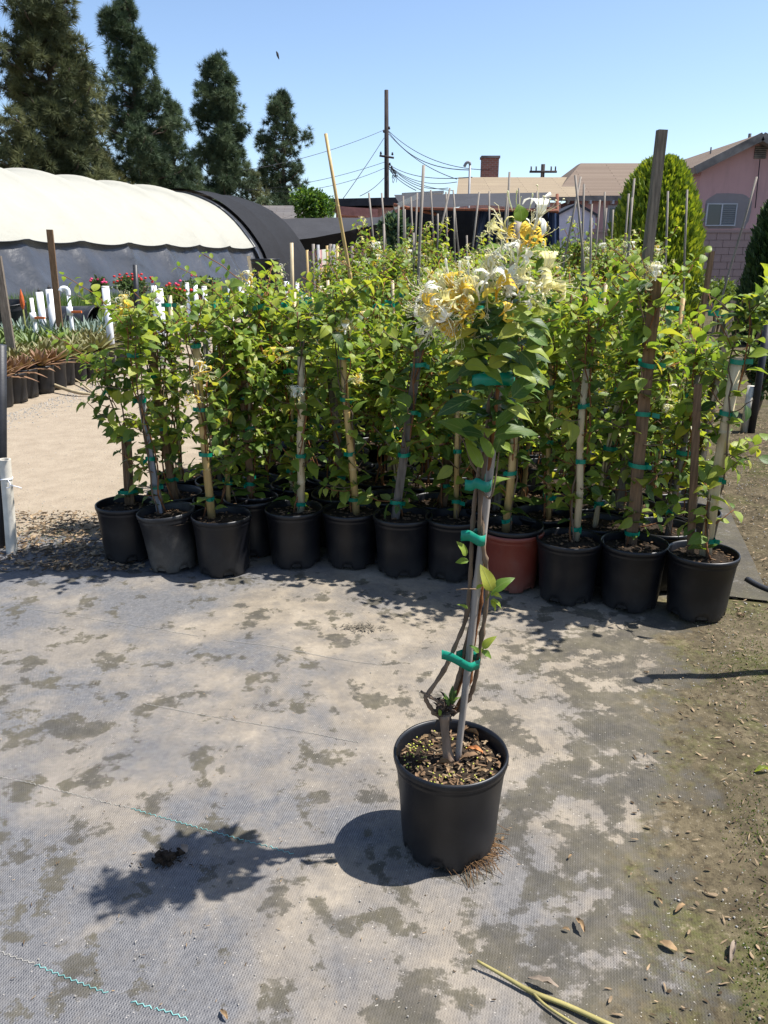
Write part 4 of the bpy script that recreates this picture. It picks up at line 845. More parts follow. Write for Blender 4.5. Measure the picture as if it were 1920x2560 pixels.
for i, (rc, sk, sbp, stp, H, lf, pk_, lab, cl) in enumerate(FRONT):
    rg = random.Random(400+i); c = gp(rc[0], rc[1], PH+.012); Y = c.y; base = Vector((c.x, Y, .016))
    root = empty('potted_honeysuckle', base, label=lab, category='potted plant', group='front row of potted honeysuckle')
    if pk_ == 'r':
        pm = put('outer_pot', pot_mesh(POTR, RW*1.03, PH*.96, .120), root); pm['label'] = 'red brown plastic outer pot'
        put('pot', POTM[0], root, Matrix.Translation((0, 0, .012)))
    elif pk_ == 'g': put('pot', POTGM, root, Matrix.Rotation(R(-4), 4, 'Y') @ Matrix.Rotation(1.1, 4, 'Z') )
    else: put('pot', POTM[pk_], root, Matrix.Rotation(rg.uniform(0, 6), 4, 'Z'))
    put('soil', SOILM[i % 3], root, Matrix.Rotation(rg.uniform(0, 6), 4, 'Z'))
    a = gp(sbp[0], sbp[1], .27); a = Vector((min(.09, max(-.09, a.x-base.x)), min(.08, max(-.05, a.y-Y)), .20)); tp = at(stp[0], stp[1], Y+a.y) - base
    w = {0: .045, 1: .028, 2: .020, 4: .0195, 5: .0185, 9: .0165, 10: .048, 11: .025, 6: .040, 8: .020}.get(i)
    stake_part(root, sk, a, tp, rg, w)
    if i == 11: stake_part(root, 'b', a+Vector((-.045, .03, 0)), at(1745, 960, Y+.05)-base, rg, .03)
    ax_t = a.lerp(tp, (H-a.z)/max(.2, tp.z-a.z)) if tp.z < H else tp
    if i == 0: ax_t = at(285, 1010, Y)-base
    if i == 1: ax_t = at(318, 800, Y)-base
    vines, leaves, tops = gen_plant(rg, H, a, ax_t, z0=.27 if i not in (8, 9) else .36, nv=3 if lf > .6 else 2, shoots=int(21*lf), lsize=.093, bare=.35 if lf < .9 else .15)
    def clear(p):                                   # the tied stake stays open to view
        q = a.lerp(tp, (p.z-a.z)/(tp.z-a.z)); return p.z > tp.z or p.y > q.y+.015 or abs(p.x-q.x) > .045 or rg.random() < .25
    leaves = [l for l in leaves if clear(l[0] @ Vector((0, .5, 0)))]
    fl = []
    for px, py, n in cl: fl += cluster(rg, at(px, py, Y-.07)-base, n, .048)
    emit(root, vines, leaves, fl, rg)
    for py_ in (.33, .56, .80, 1.02):
        if py_ < H-.1 and (py_ < tp.z or i in (0, 1)):
            p = a.lerp(tp if py_ < tp.z else ax_t, (py_-a.z)/((tp if py_ < tp.z else ax_t).z-a.z)); mb = MB(); tie_mesh(mb, p+Vector((0, 0, rg.uniform(-.05, .05))), rg.uniform(.020, .027)+(.012 if i in (0, 10, 6) else 0), .019, rg); mb.build('plant_tie', TAPE, root)
    ROOTS.append(root)
# extra shoots arching over from the silver-stake plant and the tall one
# second row: leaves still told apart; further rows: foliage as one part per plant
def joined_variant(rg, H, shoots, nfl, lsize=.072):
    sb, st = Vector((0, 0, .2)), Vector((rg.uniform(-.05, .05), rg.uniform(-.05, .05), H)); v, l, tops = gen_plant(rg, H, sb, st, z0=.45, nv=4, shoots=shoots, lsize=lsize)
    b = MB()
    for M, k in l: b.merge(rg.choice(LT), M, 1 if k == 'y' else 0, rg.random())
    fm = MB()
    for q in range(nfl):
        p = rg.choice([t for t in tops if t.z > H*.6] or tops)
        for M, c in cluster(rg, p, rg.randint(3, 7), .046):
            pv, pf, pa, sv, sf, sa = FJT[rg.randrange(4)]; fm.merge((pv, pf, pa), M, c, rg.random()); fm.merge((sv, sf, sa), M, 3, rg.random())
    sm3 = MB()
    for path, r_ in v: sm3.tube(path, r_, 4)
    return (b.mesh('foliage', [LEAF, LEAFL], True), fm.mesh('blossoms', PET+[STM]) if nfl else None, sm3.mesh('stems', VINER))
rv = random.Random(61); VAR = [joined_variant(rv, h, sh_, nf) for h, sh_, nf in [(1.06, 30, 0), (1.14, 32, 3), (1.20, 34, 2), (1.24, 34, 4), (1.12, 34, 2), (1.28, 36, 4)]]
TALLV = [joined_variant(rv, h, sh_, nf) for h, sh_, nf in [(1.34, 42, 9), (1.44, 44, 7), (1.26, 40, 6)]]
rr_ = random.Random(19)
B0 = ROOTS[0].location.copy()
for k in range(1, 17):
    dv = .31*k + (.05 if k < 4 else .12)
    for j in range(11 if k % 2 else 12):
        u = .0 + (j + (.5 if k % 2 else 0))*.245; f0 = FRONT and ROOTS[min(11, int(round(u/.245)))].location
        fx = B0 + UD*u + VD*dv; fx.z = .016
        if k < 3:                                   # keep clear of the uneven front row
            c0 = ROOTS[min(11, j+(0))].location; c1 = ROOTS[min(11, j+(1 if k % 2 else 0))].location; mid = (c0+c1)/2; fx = mid + VD*(.285*k*(.93 if k % 2 else 1.0)) + UD*rr_.uniform(-.01, .01)
            fx.z = .016
        else: fx += UD*rr_.uniform(-.03, .03)+VD*rr_.uniform(-.03, .03)
        if k == 1 and j == 3: fx += VD*.08
        tall = k >= 9
        if k > 2 and rr_.random() < .14: continue
        rg = random.Random(1000+k*20+j)
        ORD = ['', 'second', 'third', 'fourth', 'fifth', 'sixth', 'seventh', 'eighth', 'ninth'] + ['back']*20
        lab = ('honeysuckle directly behind the front row, in the second rank of pots' if k == 1 else 'honeysuckle in the %s rank of pots, counting the front row as first' % ORD[k] if not tall else 'taller honeysuckle on a long cane at the back of the block')
        grp = 'second rank of honeysuckle' if k == 1 else 'massed honeysuckle behind' if not tall else 'tall honeysuckle on canes'
        root = empty('potted_honeysuckle', fx, rg.uniform(0, 6.28) if k > 1 else 0, label=lab, category='potted plant', group=grp)
        put('pot', POTM[rg.randrange(3)] if k < 5 else POTLO, root, Matrix.Rotation(rg.uniform(0, 6), 4, 'Z'))
        if k < 7: put('soil', SOILM[j % 3] if k < 3 else SOILLO, root)
        if k == 1:
            H = rg.uniform(.82, 1.24); a = Vector((rg.uniform(-.04, .04), rg.uniform(-.04, .04), .2)); tp = Vector((a.x+rg.uniform(-.08, .08), a.y+rg.uniform(-.05, .05), H*rg.uniform(.78, 1.0)))
            stake_part(root, rg.choice('yypgbw'), a, tp, rg, None)
            v, l, tops = gen_plant(rg, H, a, a.lerp(tp, (H-.2)/(tp.z-.2)), z0=.34, nv=3, shoots=18, lsize=.086)
            fl = cluster(rg, rg.choice([t for t in tops if t.z > H*.65] or tops), 7, .046) if rg.random() < .45 else []
            emit(root, v, l, fl, rg)
            for z in (.36, .62, .88):
                mb = MB(); tie_mesh(mb, a.lerp(tp, (z-.2)/(tp.z-.2)), .024, .019, rg); mb.build('plant_tie', TAPE, root)
        else:
            fo, bl, sm3 = rg.choice(TALLV if tall and rg.random() < .75 else VAR); sc2 = rg.uniform(.74, 1.10); M = Matrix.Diagonal((sc2, sc2, sc2, 1))
            put('foliage', fo, root, M, kind='stuff')
            if bl: put('blossoms', bl, root, M, kind='stuff')
            put('stems', sm3, root, M, kind='stuff')
            sl_ = rg.uniform(1.6, 1.95) if tall and rg.random() < .12 else rg.uniform(.95, 1.3)
            if sl_ > 1.5 or rg.random() < .5:
                stake_part(root, 'g' if sl_ > 1.5 else rg.choice('yppgbw'), Vector((0, 0, .2)), Vector((rg.uniform(-.09, .09), rg.uniform(-.06, .06), sl_)), rg, .010 if sl_ > 1.5 else None)
            for z in ((.5, .95, 1.2) if rg.random() < .8 else ()):
                mb = MB(); tie_mesh(mb, Vector((0, 0, z)), .026, .02, rg); mb.build('plant_tie', TAPE, root)
# single canes that stand out above the mass, each pushed into a pot of its own plant
def cane(lab, kind, bot, top, Y, w, Yt=None, cat='stake'):
    A, B = at(*bot, Y), at(*top, Yt or Y); d = (A-B).normalized(); A = A + d*((A.z-.05)/max(.2, -d.z)) if A.z > .05 else A
    o = Vector((A.x, A.y, 0)); mb = MB(); rg = random.Random(int(top[0]))
    if kind in 'ypg': bamboo(mb, A-o, B-o, w, w*.8, .42, 9, rg)
    else: square_stake(mb, A-o, B-o, w, .15)
    m = {'y': BAMY, 'p': BAMP, 'g': BAMG, 'b': WOODB, 'w': WOODG, 's': WOODS}[kind]
    ob = mb.build('bamboo_cane' if kind in 'ypg' else 'timber_stake', m, None, kind in 'ypg', label=lab, category=cat); ob.location = o; return ob
cane('tall leaning tan bamboo cane with a bend, rising above the bed beside the shade canopy', 'y', (880, 720), (814, 334), 5.6, .014)
cane('thick dark weathered square stake rising far above the honeysuckle by the arborvitae', 'w', (1605, 760), (1655, 325), 3.75, .040)
cane('tall slim grey bamboo cane crossing in front of the pipe canopy', 'g', (1045, 760), (1059, 413), 4.9, .011)
cane('grey wooden stake standing beside the stacked black pots', 'p', (732, 770), (729, 607), 8.2, .022)
cane('short rusty brown stake near the block wall', 'b', (1755, 790), (1780, 628), 6.2, .034)
for i, (tx, ty, bx, by, Y) in enumerate([(922, 482, 935, 620, 8.5), (954, 482, 965, 610, 8.6), (1027, 492, 1033, 640, 8.8), (1008, 490, 1010, 640, 9.2), (1043, 482, 1036, 640, 8.2), (1077, 475, 1085, 600, 8.9), (1115, 480, 1118, 620, 9.1), (1125, 470, 1093, 620, 8.0), (1133, 475, 1146, 620, 9.3), (1198, 480, 1185, 590, 8.7), (1223, 478, 1222, 600, 9.0),
        (1274, 430, 1262, 640, 7.0), (1297, 470, 1298, 620, 8.8), (1343, 478, 1338, 600, 9.2), (1438, 438, 1456, 660, 6.6), (1452, 442, 1410, 660, 7.4), (1460, 460, 1456, 640, 7.0), (1512, 480, 1510, 620, 8.2), (1572, 484, 1560, 620, 7.6), (1586, 446, 1568, 640, 6.8), (1670, 478, 1664, 640, 7.2), (1718, 474, 1712, 640, 7.6), (1500, 500, 1487, 640, 7.8), (1892, 442, 1835, 640, 7.5)]):
    cane('thin grey bamboo cane sticking up out of the massed honeysuckle', 'g', (bx, by), (tx, ty), Y, .0115)['group'] = 'thin canes above the honeysuckle'
# ------------------------------------------------------------------ the single honeysuckle in front
base = Vector((.166, 1.683, .013)); YF0 = 1.688; fg = random.Random(2024)
hp_ = empty('potted_honeysuckle', base, label='lone honeysuckle in full white and yellow bloom, standing by itself on the cloth', category='potted plant')
put('pot', pot_mesh(POT, .1425, .270, .117, 64, 8, wob=.004), hp_, Matrix.Rotation(.35, 4, 'Z'))
def z(px, py, Y=YF0): return at(px, py, Y)-base
soil_ = put('soil', soil_mesh(fg, .129, .236, 0), hp_)
mb = MB(); mo = MB(); be = MB()
for i in range(260):
    a = fg.uniform(0, 6.28); q = .124*fg.random()**.5; rot = Matrix.Rotation(fg.uniform(0, 6.28), 3, 'Z') @ Matrix.Rotation(fg.uniform(-.6, .6), 3, 'X') @ Matrix.Rotation(fg.uniform(-.4, .4), 3, 'Y')
    (mb if i % 3 else mo).box((q*math.cos(a), q*math.sin(a), .241+fg.uniform(-.002, .008)), (fg.uniform(.004, .022), fg.uniform(.002, .006), .002), rot)
mb.build('mulch', CHIP, hp_, False, kind='stuff'); mo.build('mulch', simple('pale_chip', (.26, .19, .115), .85, .15, .3, 30, 0), hp_, False, kind='stuff')
for i in range(75):
    a = fg.gauss(-1.5, 1.0) if i % 2 else fg.gauss(2.8, .5); q = .118*fg.uniform(.35, 1)**.7; be.lathe([(.0001, -.0025), (.0022, -.001), (.0022, .001), (.0001, .0025)], 6, (q*math.cos(a), q*math.sin(a), .247+fg.uniform(0, .004)))
be.build('fertilizer_beads', simple('yellow_bead', (.55, .55, .10), .4, .4, .3, 3, 0), hp_, True, kind='stuff')
def curled(rg, L, W_, curl):
    b = MB(); vs_ = []; n = 7
    for i in range(n):
        t = i/(n-1); w = W_*.5*(math.sin(math.pi*min(.97, t*.9+.06))**.8)
        for j in (-1, -.5, 0, .5, 1): vs_.append((j*w*math.cos(curl*j), L*(t-.5), abs(j)*w*math.sin(curl)*1.2+.12*L*math.sin(t*3+curl)+.05*L*rg.gauss(0, .8)))
    b.add(vs_, [(i*5+j, i*5+j+1, i*5+j+6, i*5+j+5) for i in range(n-1) for j in range(4)]); return b
for px, py, L, W_, cu, az, m in [(1108, 1912, .035, .022, 1.2, 1.3, DRYL), (1055, 1908, .040, .018, 1.0, 1.2, CHIP), (1185, 1880, .048, .024, .7, 1.0, simple('rust_leaf', (.42, .17, .06), .7, .25, .3, 20, .2, 60)), (1180, 1835, .040, .022, 1.1, .8, DRYL), (1165, 1828, .034, .018, .9, 2.2, CHIP), (1172, 1895, .050, .016, .5, 1.9, CHIP), (1222, 1900, .022, .014, .4, .4, DRYL), (1060, 1850, .03, .015, .8, 2.0, DRYL), (1190, 1850, .03, .016, 1.2, .3, DRYL), (1120, 1925, .02, .012, .5, .1, DRYL), (1205, 1930, .026, .012, .5, 1.5, DRYL)]:
    p = gp(px, py, .262)-base; put('mulch_leaf', curled(fg, L, W_, cu).mesh('mulch_leaf', m), hp_, Matrix.LocRotScale(Vector((p.x, p.y, .251)), Matrix.Rotation(az, 3, 'Z').to_quaternion(), None))
# stake
sb = gp(1143, 1905, .25)-base; sb.z = .15; st = z(1297, 552)
mb = MB(); rg = random.Random(1); k = 40; pts, rr2 = [], []
for i in range(k+1):
    t = i/k; q = z(1143+154*t, 1905-1353*t); q = Vector((q.x, .005+.01*t, q.z)); r_ = .0080+.0014*math.sin(min(1, t*1.4)*3.1)-.0004*t
    if i in (13, 26): r_ *= 1.10
    pts.append(q); rr2.append(r_)
pts[0].z -= .04; mb.tube(pts, rr2, 12); mb.build('stake', simple('grey_cane', (.27, .235, .205), .6, .25, .22, 20, .15, 80, .002, (6, 6, .6)), hp_)
def stakept(py): t = (1905-py)/1353; q = z(1143+154*t, py); return Vector((q.x, .005+.01*t, q.z))
# trunk and vines
def path(pp): return spline([z(px, py, YF0+dy) for px, py, dy in pp], 6)
def vine(pp, r0, r1, m=VINE, knob=True):
    q = path(pp); mb = MB(); n = len(q); rr2 = [(r0+(r1-r0)*i/n)*(1+.16*math.sin(i*1.9+r0*9e3)+(.5 if knob and i % 13 == 6 else 0)) for i in range(n)]; mb.tube(q, rr2, 8); return mb.build('stem', m, hp_)
mb = MB(); mb.tube(spline([z(1122, 1900), z(1117, 1868), z(1112, 1822), z(1112, 1785)], 5), [.017, .0155, .014, .013, .012, .0115, .011, .011, .0105, .0105, .011, .0115, .012, .013, .015, .014], 10); mb.build('trunk', simple('peeling_bark', (.24, .17, .12), .9, .12, .4, 40, .8, 120, .004, (1, 1, .2)), hp_)
mb = MB()
for i in range(70):
    p = z(1114+fg.gauss(0, 14), 1768+fg.gauss(0, 16), YF0+fg.gauss(0, .012)); d = Vector((fg.gauss(0, 1), fg.gauss(0, 1), fg.gauss(0, 1))).normalized()*fg.uniform(.008, .022); mb.tube([p, p+d*.6+Vector((0, 0, .003)), p+d], [.0035, .0025, .001], 5)
mb.build('knot', simple('dark_bark', (.06, .045, .035), .95, .1, .4, 40, .6, 90), hp_)
vine([(1112, 1800, 0), (1085, 1780, -.005), (1066, 1752, -.01), (1064, 1738, -.012)], .006, .005)
vine([(1066, 1740, -.01), (1110, 1675, -.01), (1140, 1610, -.005), (1166, 1540, 0), (1176, 1440, .01), (1180, 1340, .01), (1190, 1220, .02), (1215, 1080, .01), (1232, 940, 0)], .0055, .0042)
vine([(1052, 1728, -.012), (1075, 1742, -.014), (1112, 1764, -.01)], .003, .004)
vine([(1118, 1775, .01), (1148, 1690, .012), (1165, 1610, .01), (1192, 1500, .015), (1200, 1390, .018), (1200, 1270, -.012), (1215, 1130, -.014), (1240, 980, .01)], .0055, .0045)
vine([(1125, 1772, .015), (1160, 1680, .02), (1178, 1580, .02), (1196, 1480, .02), (1207, 1380, .02), (1215, 1250, .02), (1228, 1120, -.01), (1246, 960, -.015)], .0052, .0045, VINER)
vine([(1130, 1788, .012), (1172, 1745, .02), (1190, 1690, .015), (1203, 1600, .01), (1217, 1500, .005), (1216, 1420, .0), (1207, 1350, -.008), (1208, 1240, .01), (1222, 1100, .015)], .0060, .0045)
vine([(1135, 1780, .0), (1175, 1700, .03), (1186, 1600, .03), (1200, 1520, .028), (1208, 1430, .026), (1212, 1330, .025)], .0045, .004, VINER)
vine([(1205, 1230, -.016), (1225, 1245, -.02), (1238, 1200, -.02), (1247, 1130, -.01)], .0025, .0018)
vine([(1206, 1200, -.012), (1180, 1160, -.02), (1163, 1110, -.02), (1148, 1085, -.02)], .0026, .0016)
vine([(1190, 1473, -.01), (1165, 1472, -.015), (1140, 1474, -.018)], .002, .0016, VINE, False)
vine([(1215, 1500, -.0), (1222, 1490, -.01), (1228, 1470, -.02)], .002, .0015, VINEG, False); vine([(1215, 1640, 0), (1208, 1625, -.01), (1212, 1605, -.012)], .002, .0015, VINEG, False)
for i in range(10):                             # crown stems
    a = fg.uniform(0, 6.28); s0 = stakept(1000-35*i); e = s0+Vector((math.cos(a)*fg.uniform(.04, .10), math.sin(a)*.07-.02, fg.uniform(.03, .10))); mb = MB(); mb.tube(spline([s0, s0.lerp(e, .5)+Vector((0, 0, -.01)), e], 4), [.003]*9, 5); mb.build('stem', VINEG, hp_)
# ties
def ribbon(pp, h, dy=-.014):
    q = spline([z(px, py, YF0+d+dy) for px, py, d in pp], 5); mb = MB(); vs_ = []; h2 = Vector((0, 0, h/2)); th = Vector((0, .0006, 0))
    for p in q: vs_ += [p-h2, p+h2, p+h2+th, p-h2+th]
    n = len(q); fs = []
    for i in range(n-1):
        for j in range(4): fs.append((i*4+j, i*4+(j+1) % 4, (i+1)*4+(j+1) % 4, (i+1)*4+j))
    mb.add(vs_, fs+[(0, 1, 2, 3), ((n-1)*4+3, (n-1)*4+2, (n-1)*4+1, (n-1)*4)]); return mb.build('plant_tie', TAPE, hp_)
ribbon([(1104, 1636, -.012), (1125, 1642, -.012), (1150, 1655, -.014), (1174, 1668, -.012), (1188, 1664, 0), (1200, 1658, .012), (1192, 1645, .03), (1170, 1632, .03), (1140, 1640, .01)], .024)
ribbon([(1152, 1340, -.004), (1172, 1339, -.006), (1186, 1346, -.010), (1200, 1353, -.014), (1213, 1350, -.002), (1210, 1338, .03), (1190, 1334, .03), (1180, 1342, .0)], .025)
ribbon([(1162, 1212, -.004), (1180, 1214, -.008), (1192, 1208, -.012), (1215, 1218, -.018), (1228, 1213, -.0), (1222, 1204, .03), (1195, 1200, .03)], .024); ribbon([(1207, 1200, -.0), (1212, 1192, -.006), (1214, 1186, -.0)], .02)
ribbon([(1180, 950, -.03), (1205, 950, -.05), (1235, 947, -.056), (1265, 948, -.05), (1287, 950, -.03), (1275, 945, .03), (1225, 942, .05), (1185, 946, .02)], .026)
# leaves placed by eye: (base, tip, kind, width)
def zc(x, y): return (1000+x*.3014, 450+y*.3014)
def pleaf(b_, t_, kind='m', wf=1.0, dy=-.05, face=.7, tipdy=0.0, mesh=None):
    A, B = z(*b_, YF0+dy), z(*t_, YF0+dy+tipdy); d = B-A; L = d.length
    n = Vector((fg.gauss(.1, .2), -face+fg.gauss(0, .15), 1-face*.4+fg.gauss(0, .1)))
    put('leaf', mesh or fg.choice(LHE[kind]), hp_, M4(A, d, n, (L*wf, L, L)))
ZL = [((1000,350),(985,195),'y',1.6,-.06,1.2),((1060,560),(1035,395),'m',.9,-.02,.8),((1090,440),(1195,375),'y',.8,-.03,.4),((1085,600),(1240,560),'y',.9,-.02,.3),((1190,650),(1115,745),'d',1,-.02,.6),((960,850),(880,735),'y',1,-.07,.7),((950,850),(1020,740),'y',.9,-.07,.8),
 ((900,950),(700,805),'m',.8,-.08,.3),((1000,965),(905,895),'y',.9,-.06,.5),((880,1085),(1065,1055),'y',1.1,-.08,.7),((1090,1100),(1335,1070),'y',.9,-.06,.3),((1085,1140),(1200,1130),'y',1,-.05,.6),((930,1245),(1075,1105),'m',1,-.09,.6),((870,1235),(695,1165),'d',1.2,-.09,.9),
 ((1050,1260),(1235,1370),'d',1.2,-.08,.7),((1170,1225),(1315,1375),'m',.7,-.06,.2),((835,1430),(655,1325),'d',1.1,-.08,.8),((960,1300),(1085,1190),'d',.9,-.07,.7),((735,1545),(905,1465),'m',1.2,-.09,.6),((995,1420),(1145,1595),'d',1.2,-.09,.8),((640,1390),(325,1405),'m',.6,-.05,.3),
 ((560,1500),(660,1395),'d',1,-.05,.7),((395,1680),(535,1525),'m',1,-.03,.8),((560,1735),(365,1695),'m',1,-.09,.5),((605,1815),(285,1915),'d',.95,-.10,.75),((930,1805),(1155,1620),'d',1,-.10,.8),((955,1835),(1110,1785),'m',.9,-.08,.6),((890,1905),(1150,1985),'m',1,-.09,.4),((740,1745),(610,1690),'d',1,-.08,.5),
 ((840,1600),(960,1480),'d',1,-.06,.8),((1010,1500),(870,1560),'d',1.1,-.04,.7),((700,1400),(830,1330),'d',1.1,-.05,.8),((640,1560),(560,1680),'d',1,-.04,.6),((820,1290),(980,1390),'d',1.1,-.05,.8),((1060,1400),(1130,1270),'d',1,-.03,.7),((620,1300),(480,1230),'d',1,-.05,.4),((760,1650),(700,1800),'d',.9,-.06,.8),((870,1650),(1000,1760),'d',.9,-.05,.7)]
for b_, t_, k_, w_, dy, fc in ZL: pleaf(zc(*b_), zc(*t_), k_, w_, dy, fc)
for b_, t_, k_, w_, dy in [((1195, 1100), (1110, 1035), 'm', 1, -.06), ((1210, 1090), (1140, 1075), 'm', .9, -.07), ((1240, 1070), (1300, 1020), 'm', 1, -.06), ((1235, 1090), (1345, 1065), 'm', .9, -.07), ((1215, 1130), (1160, 1060), 'd', 1, -.03), ((1205, 1170), (1170, 1095), 'm', .8, -.04), ((1240, 1130), (1265, 1070), 'm', .9, -.05), ((1250, 1110), (1290, 1130), 'y', .8, -.05), ((1225, 1040), (1130, 1000), 'd', .8, -.02), ((1215, 1060), (1290, 1085), 'd', .8, -.02),
        ((1232, 1145), (1205, 1085), 'y', .9, -.06), ((1165, 1390), (1152, 1352), 'm', 1, -.03), ((1172, 1402), (1138, 1405), 'y', .9, -.03), ((1230, 1478), (1212, 1415), 'm', .9, -.03), ((1232, 1478), (1284, 1442), 'y', .8, -.03), ((1190, 1472), (1211, 1459), 'y', .9, -.03), ((1232, 1485), (1258, 1492), 'y', .9, -.03), ((1228, 1490), (1240, 1470), 'y', .8, -.035), ((1228, 1498), (1255, 1520), 'y', .8, -.035), ((1226, 1500), (1245, 1528), 'y', .8, -.03), ((1224, 1480), (1222, 1462), 'y', .8, -.03), ((1170, 1522), (1143, 1510), 'y', .7, -.03),
        ((1206, 1622), (1238, 1590), 'y', .9, -.03), ((1197, 1632), (1174, 1612), 'y', .9, -.035), ((1204, 1628), (1234, 1645), 'y', .8, -.03), ((1203, 1620), (1206, 1640), 'y', .7, -.03), ((1130, 1752), (1131, 1716), 'd', .8, -.03), ((1133, 1752), (1150, 1742), 'y', .7, -.03), ((1122, 1765), (1115, 1735), 'd', .7, -.03), ((1100, 1790), (1098, 1770), 'm', .7, -.03), ((1128, 1760), (1140, 1730), 'd', .8, -.02), ((1118, 1750), (1108, 1742), 'y', .7, -.03), ((1212, 1215), (1275, 1190), 'm', .8, .02)]: pleaf(b_, t_, k_, w_, dy, .5)
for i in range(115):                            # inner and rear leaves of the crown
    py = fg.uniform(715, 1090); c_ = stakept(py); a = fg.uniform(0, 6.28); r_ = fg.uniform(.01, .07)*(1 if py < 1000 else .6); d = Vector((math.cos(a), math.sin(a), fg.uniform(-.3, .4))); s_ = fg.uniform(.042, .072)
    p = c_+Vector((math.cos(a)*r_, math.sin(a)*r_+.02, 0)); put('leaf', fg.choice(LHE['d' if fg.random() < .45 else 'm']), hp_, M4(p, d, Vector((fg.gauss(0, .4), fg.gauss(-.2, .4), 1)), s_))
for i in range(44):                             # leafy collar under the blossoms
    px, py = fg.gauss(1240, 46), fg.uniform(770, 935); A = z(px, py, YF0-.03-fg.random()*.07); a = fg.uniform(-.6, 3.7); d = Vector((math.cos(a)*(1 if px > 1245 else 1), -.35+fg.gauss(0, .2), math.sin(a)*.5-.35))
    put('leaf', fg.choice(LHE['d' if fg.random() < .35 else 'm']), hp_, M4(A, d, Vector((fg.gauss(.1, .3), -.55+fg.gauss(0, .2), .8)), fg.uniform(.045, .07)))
for i in range(16):
    py = fg.uniform(620, 760); c_ = stakept(py); a = fg.uniform(0, 6.28); d = Vector((math.cos(a), math.sin(a)*.8+.2, fg.uniform(0, .7))); p = c_+d*.02; put('leaf', fg.choice(LHE['y']), hp_, M4(p, d, Vector((0, -.4, 1)), fg.uniform(.035, .055)))
# blossoms and buds
def pflower(b_, t_, c, roll=0.0, dy=-.06, ty=-.01, sc=1.0):
    A, B = z(*zc(*b_), YF0+dy), z(*zc(*t_), YF0+dy+ty); d = B-A; L = d.length*1.38*sc
    n = Matrix.Rotation(roll+fg.gauss(0, .35), 3, d.normalized()) @ (Vector((0, -.25, 1)) if abs(d.normalized().z) < .8 else Vector((math.copysign(1, d.x), -.4, .2)))
    i = fg.randrange(5); f = put('flower', FPM[c][i], hp_, M4(A, d, n, L)); put('stamens', FSM[i], f)
FLW = [((940,490),(850,330),1,0),((1040,440),(1075,320),0,0),((1080,450),(1185,300),0,0),((1080,570),(1195,475),2,0),((1060,560),(1120,450),2,.6),((850,745),(845,610),0,0),((880,745),(800,620),0,.5),((950,735),(1015,600),0,0),((975,740),(1060,640),0,.6),((770,880),(715,730),1,0),((740,890),(760,760),0,1),
 ((995,985),(985,850),0,0),((1050,970),(1135,880),0,0),((1010,975),(1050,860),0,1.2),((1140,870),(1240,750),1,0),((1120,905),(1275,840),1,.5),((1130,860),(1200,790),0,.8),((640,960),(590,800),1,0),((700,860),(700,1010),1,0),((800,1010),(775,890),2,0),
 ((560,1000),(470,920),2,0),((550,1030),(520,910),2,.5),((560,1040),(420,1010),2,1),((540,1060),(390,1070),2,0),((520,1080),(370,1140),2,.5),((510,1100),(350,1210),2,1),((510,1110),(420,1250),2,0),((540,1110),(460,1270),2,1),((590,1110),(605,1250),2,0),((580,1050),(560,940),1,.4),((600,1040),(490,1140),2,2),((470,1080),(300,1230),1,.5),((500,1060),(440,1180),2,2.2),((600,1000),(520,1080),2,1),
 ((330,1070),(200,1030),0,0),((330,1080),(230,970),0,.6),((320,1090),(180,1110),0,1.4),((350,1110),(210,1190),1,0),((360,1060),(270,960),1,.8),((400,1080),(300,1150),1,2),((820,1130),(880,1100),2,0),((890,1120),(930,1190),2,1),((880,430),(800,420),1,1.0),((680,980),(610,880),0,.7),((720,960),(760,860),1,.2),((640,1010),(560,880),1,1.2),((660,1000),(640,850),0,.3),((780,960),(850,860),1,.5),((900,900),(820,800),0,1),((940,900),(1010,800),1,.6),((1100,960),(1190,930),0,.2),((1150,900),(1330,880),1,1),((1010,1010),(1090,990),0,2),((330,1050),(190,960),0,0),((300,1080),(150,1080),0,.5),((420,1040),(330,900),1,0),((480,1020),(400,880),2,.5),((590,1080),(500,1200),2,.2),((640,1100),(700,1130),2,1.2),((560,1120),(520,1300),2,.7)]
for b_, t_, c, rl_ in FLW: pflower(b_, t_, c, rl_, -.065+fg.gauss(0, .018), fg.gauss(-.012, .015))
def whorl(cx, cy, n, cols, sx, sy, down=.0, l=(120, 175)):
    for i in range(n):
        a = fg.uniform(0, 6.283); b0 = (cx+fg.gauss(0, sx), cy+fg.gauss(0, sy)); el = math.sin(a)-down; L_ = fg.uniform(*l)
        pflower(b0, (b0[0]+math.cos(a)*L_, b0[1]-el*L_*.8), fg.choice(cols), fg.uniform(-1, 1), -.06+fg.gauss(0, .03), fg.uniform(-.035, .01))
whorl(490, 1050, 15, (2, 2, 1), 55, 55, .35); whorl(330, 1090, 4, (0, 1, 0), 30, 40, .1); whorl(650, 930, 4, (1, 0), 60, 40, -.3); whorl(900, 760, 4, (0, 0, 1), 60, 35, -.4); whorl(1060, 930, 4, (0, 1), 50, 40, -.1); whorl(1190, 850, 3, (1, 2), 30, 30, -.2); whorl(1090, 500, 3, (0, 2), 40, 30, -.1)
for b_, t_, k_ in [((900,880),(800,800),'y'),((930,860),(1030,770),'y'),((880,700),(800,640),'y'),((960,640),(1050,560),'y'),((760,1000),(660,960),'y'),((800,1000),(900,930),'y'),((1000,1020),(1120,960),'y'),((640,1020),(600,930),'y'),((700,1050),(820,1040),'y'),((1010,620),(930,560),'y'),((560,1150),(470,1220),'m'),((640,1200),(560,1290),'d')]: pleaf(zc(*b_), zc(*t_), k_, 1.0, -.075, .6)
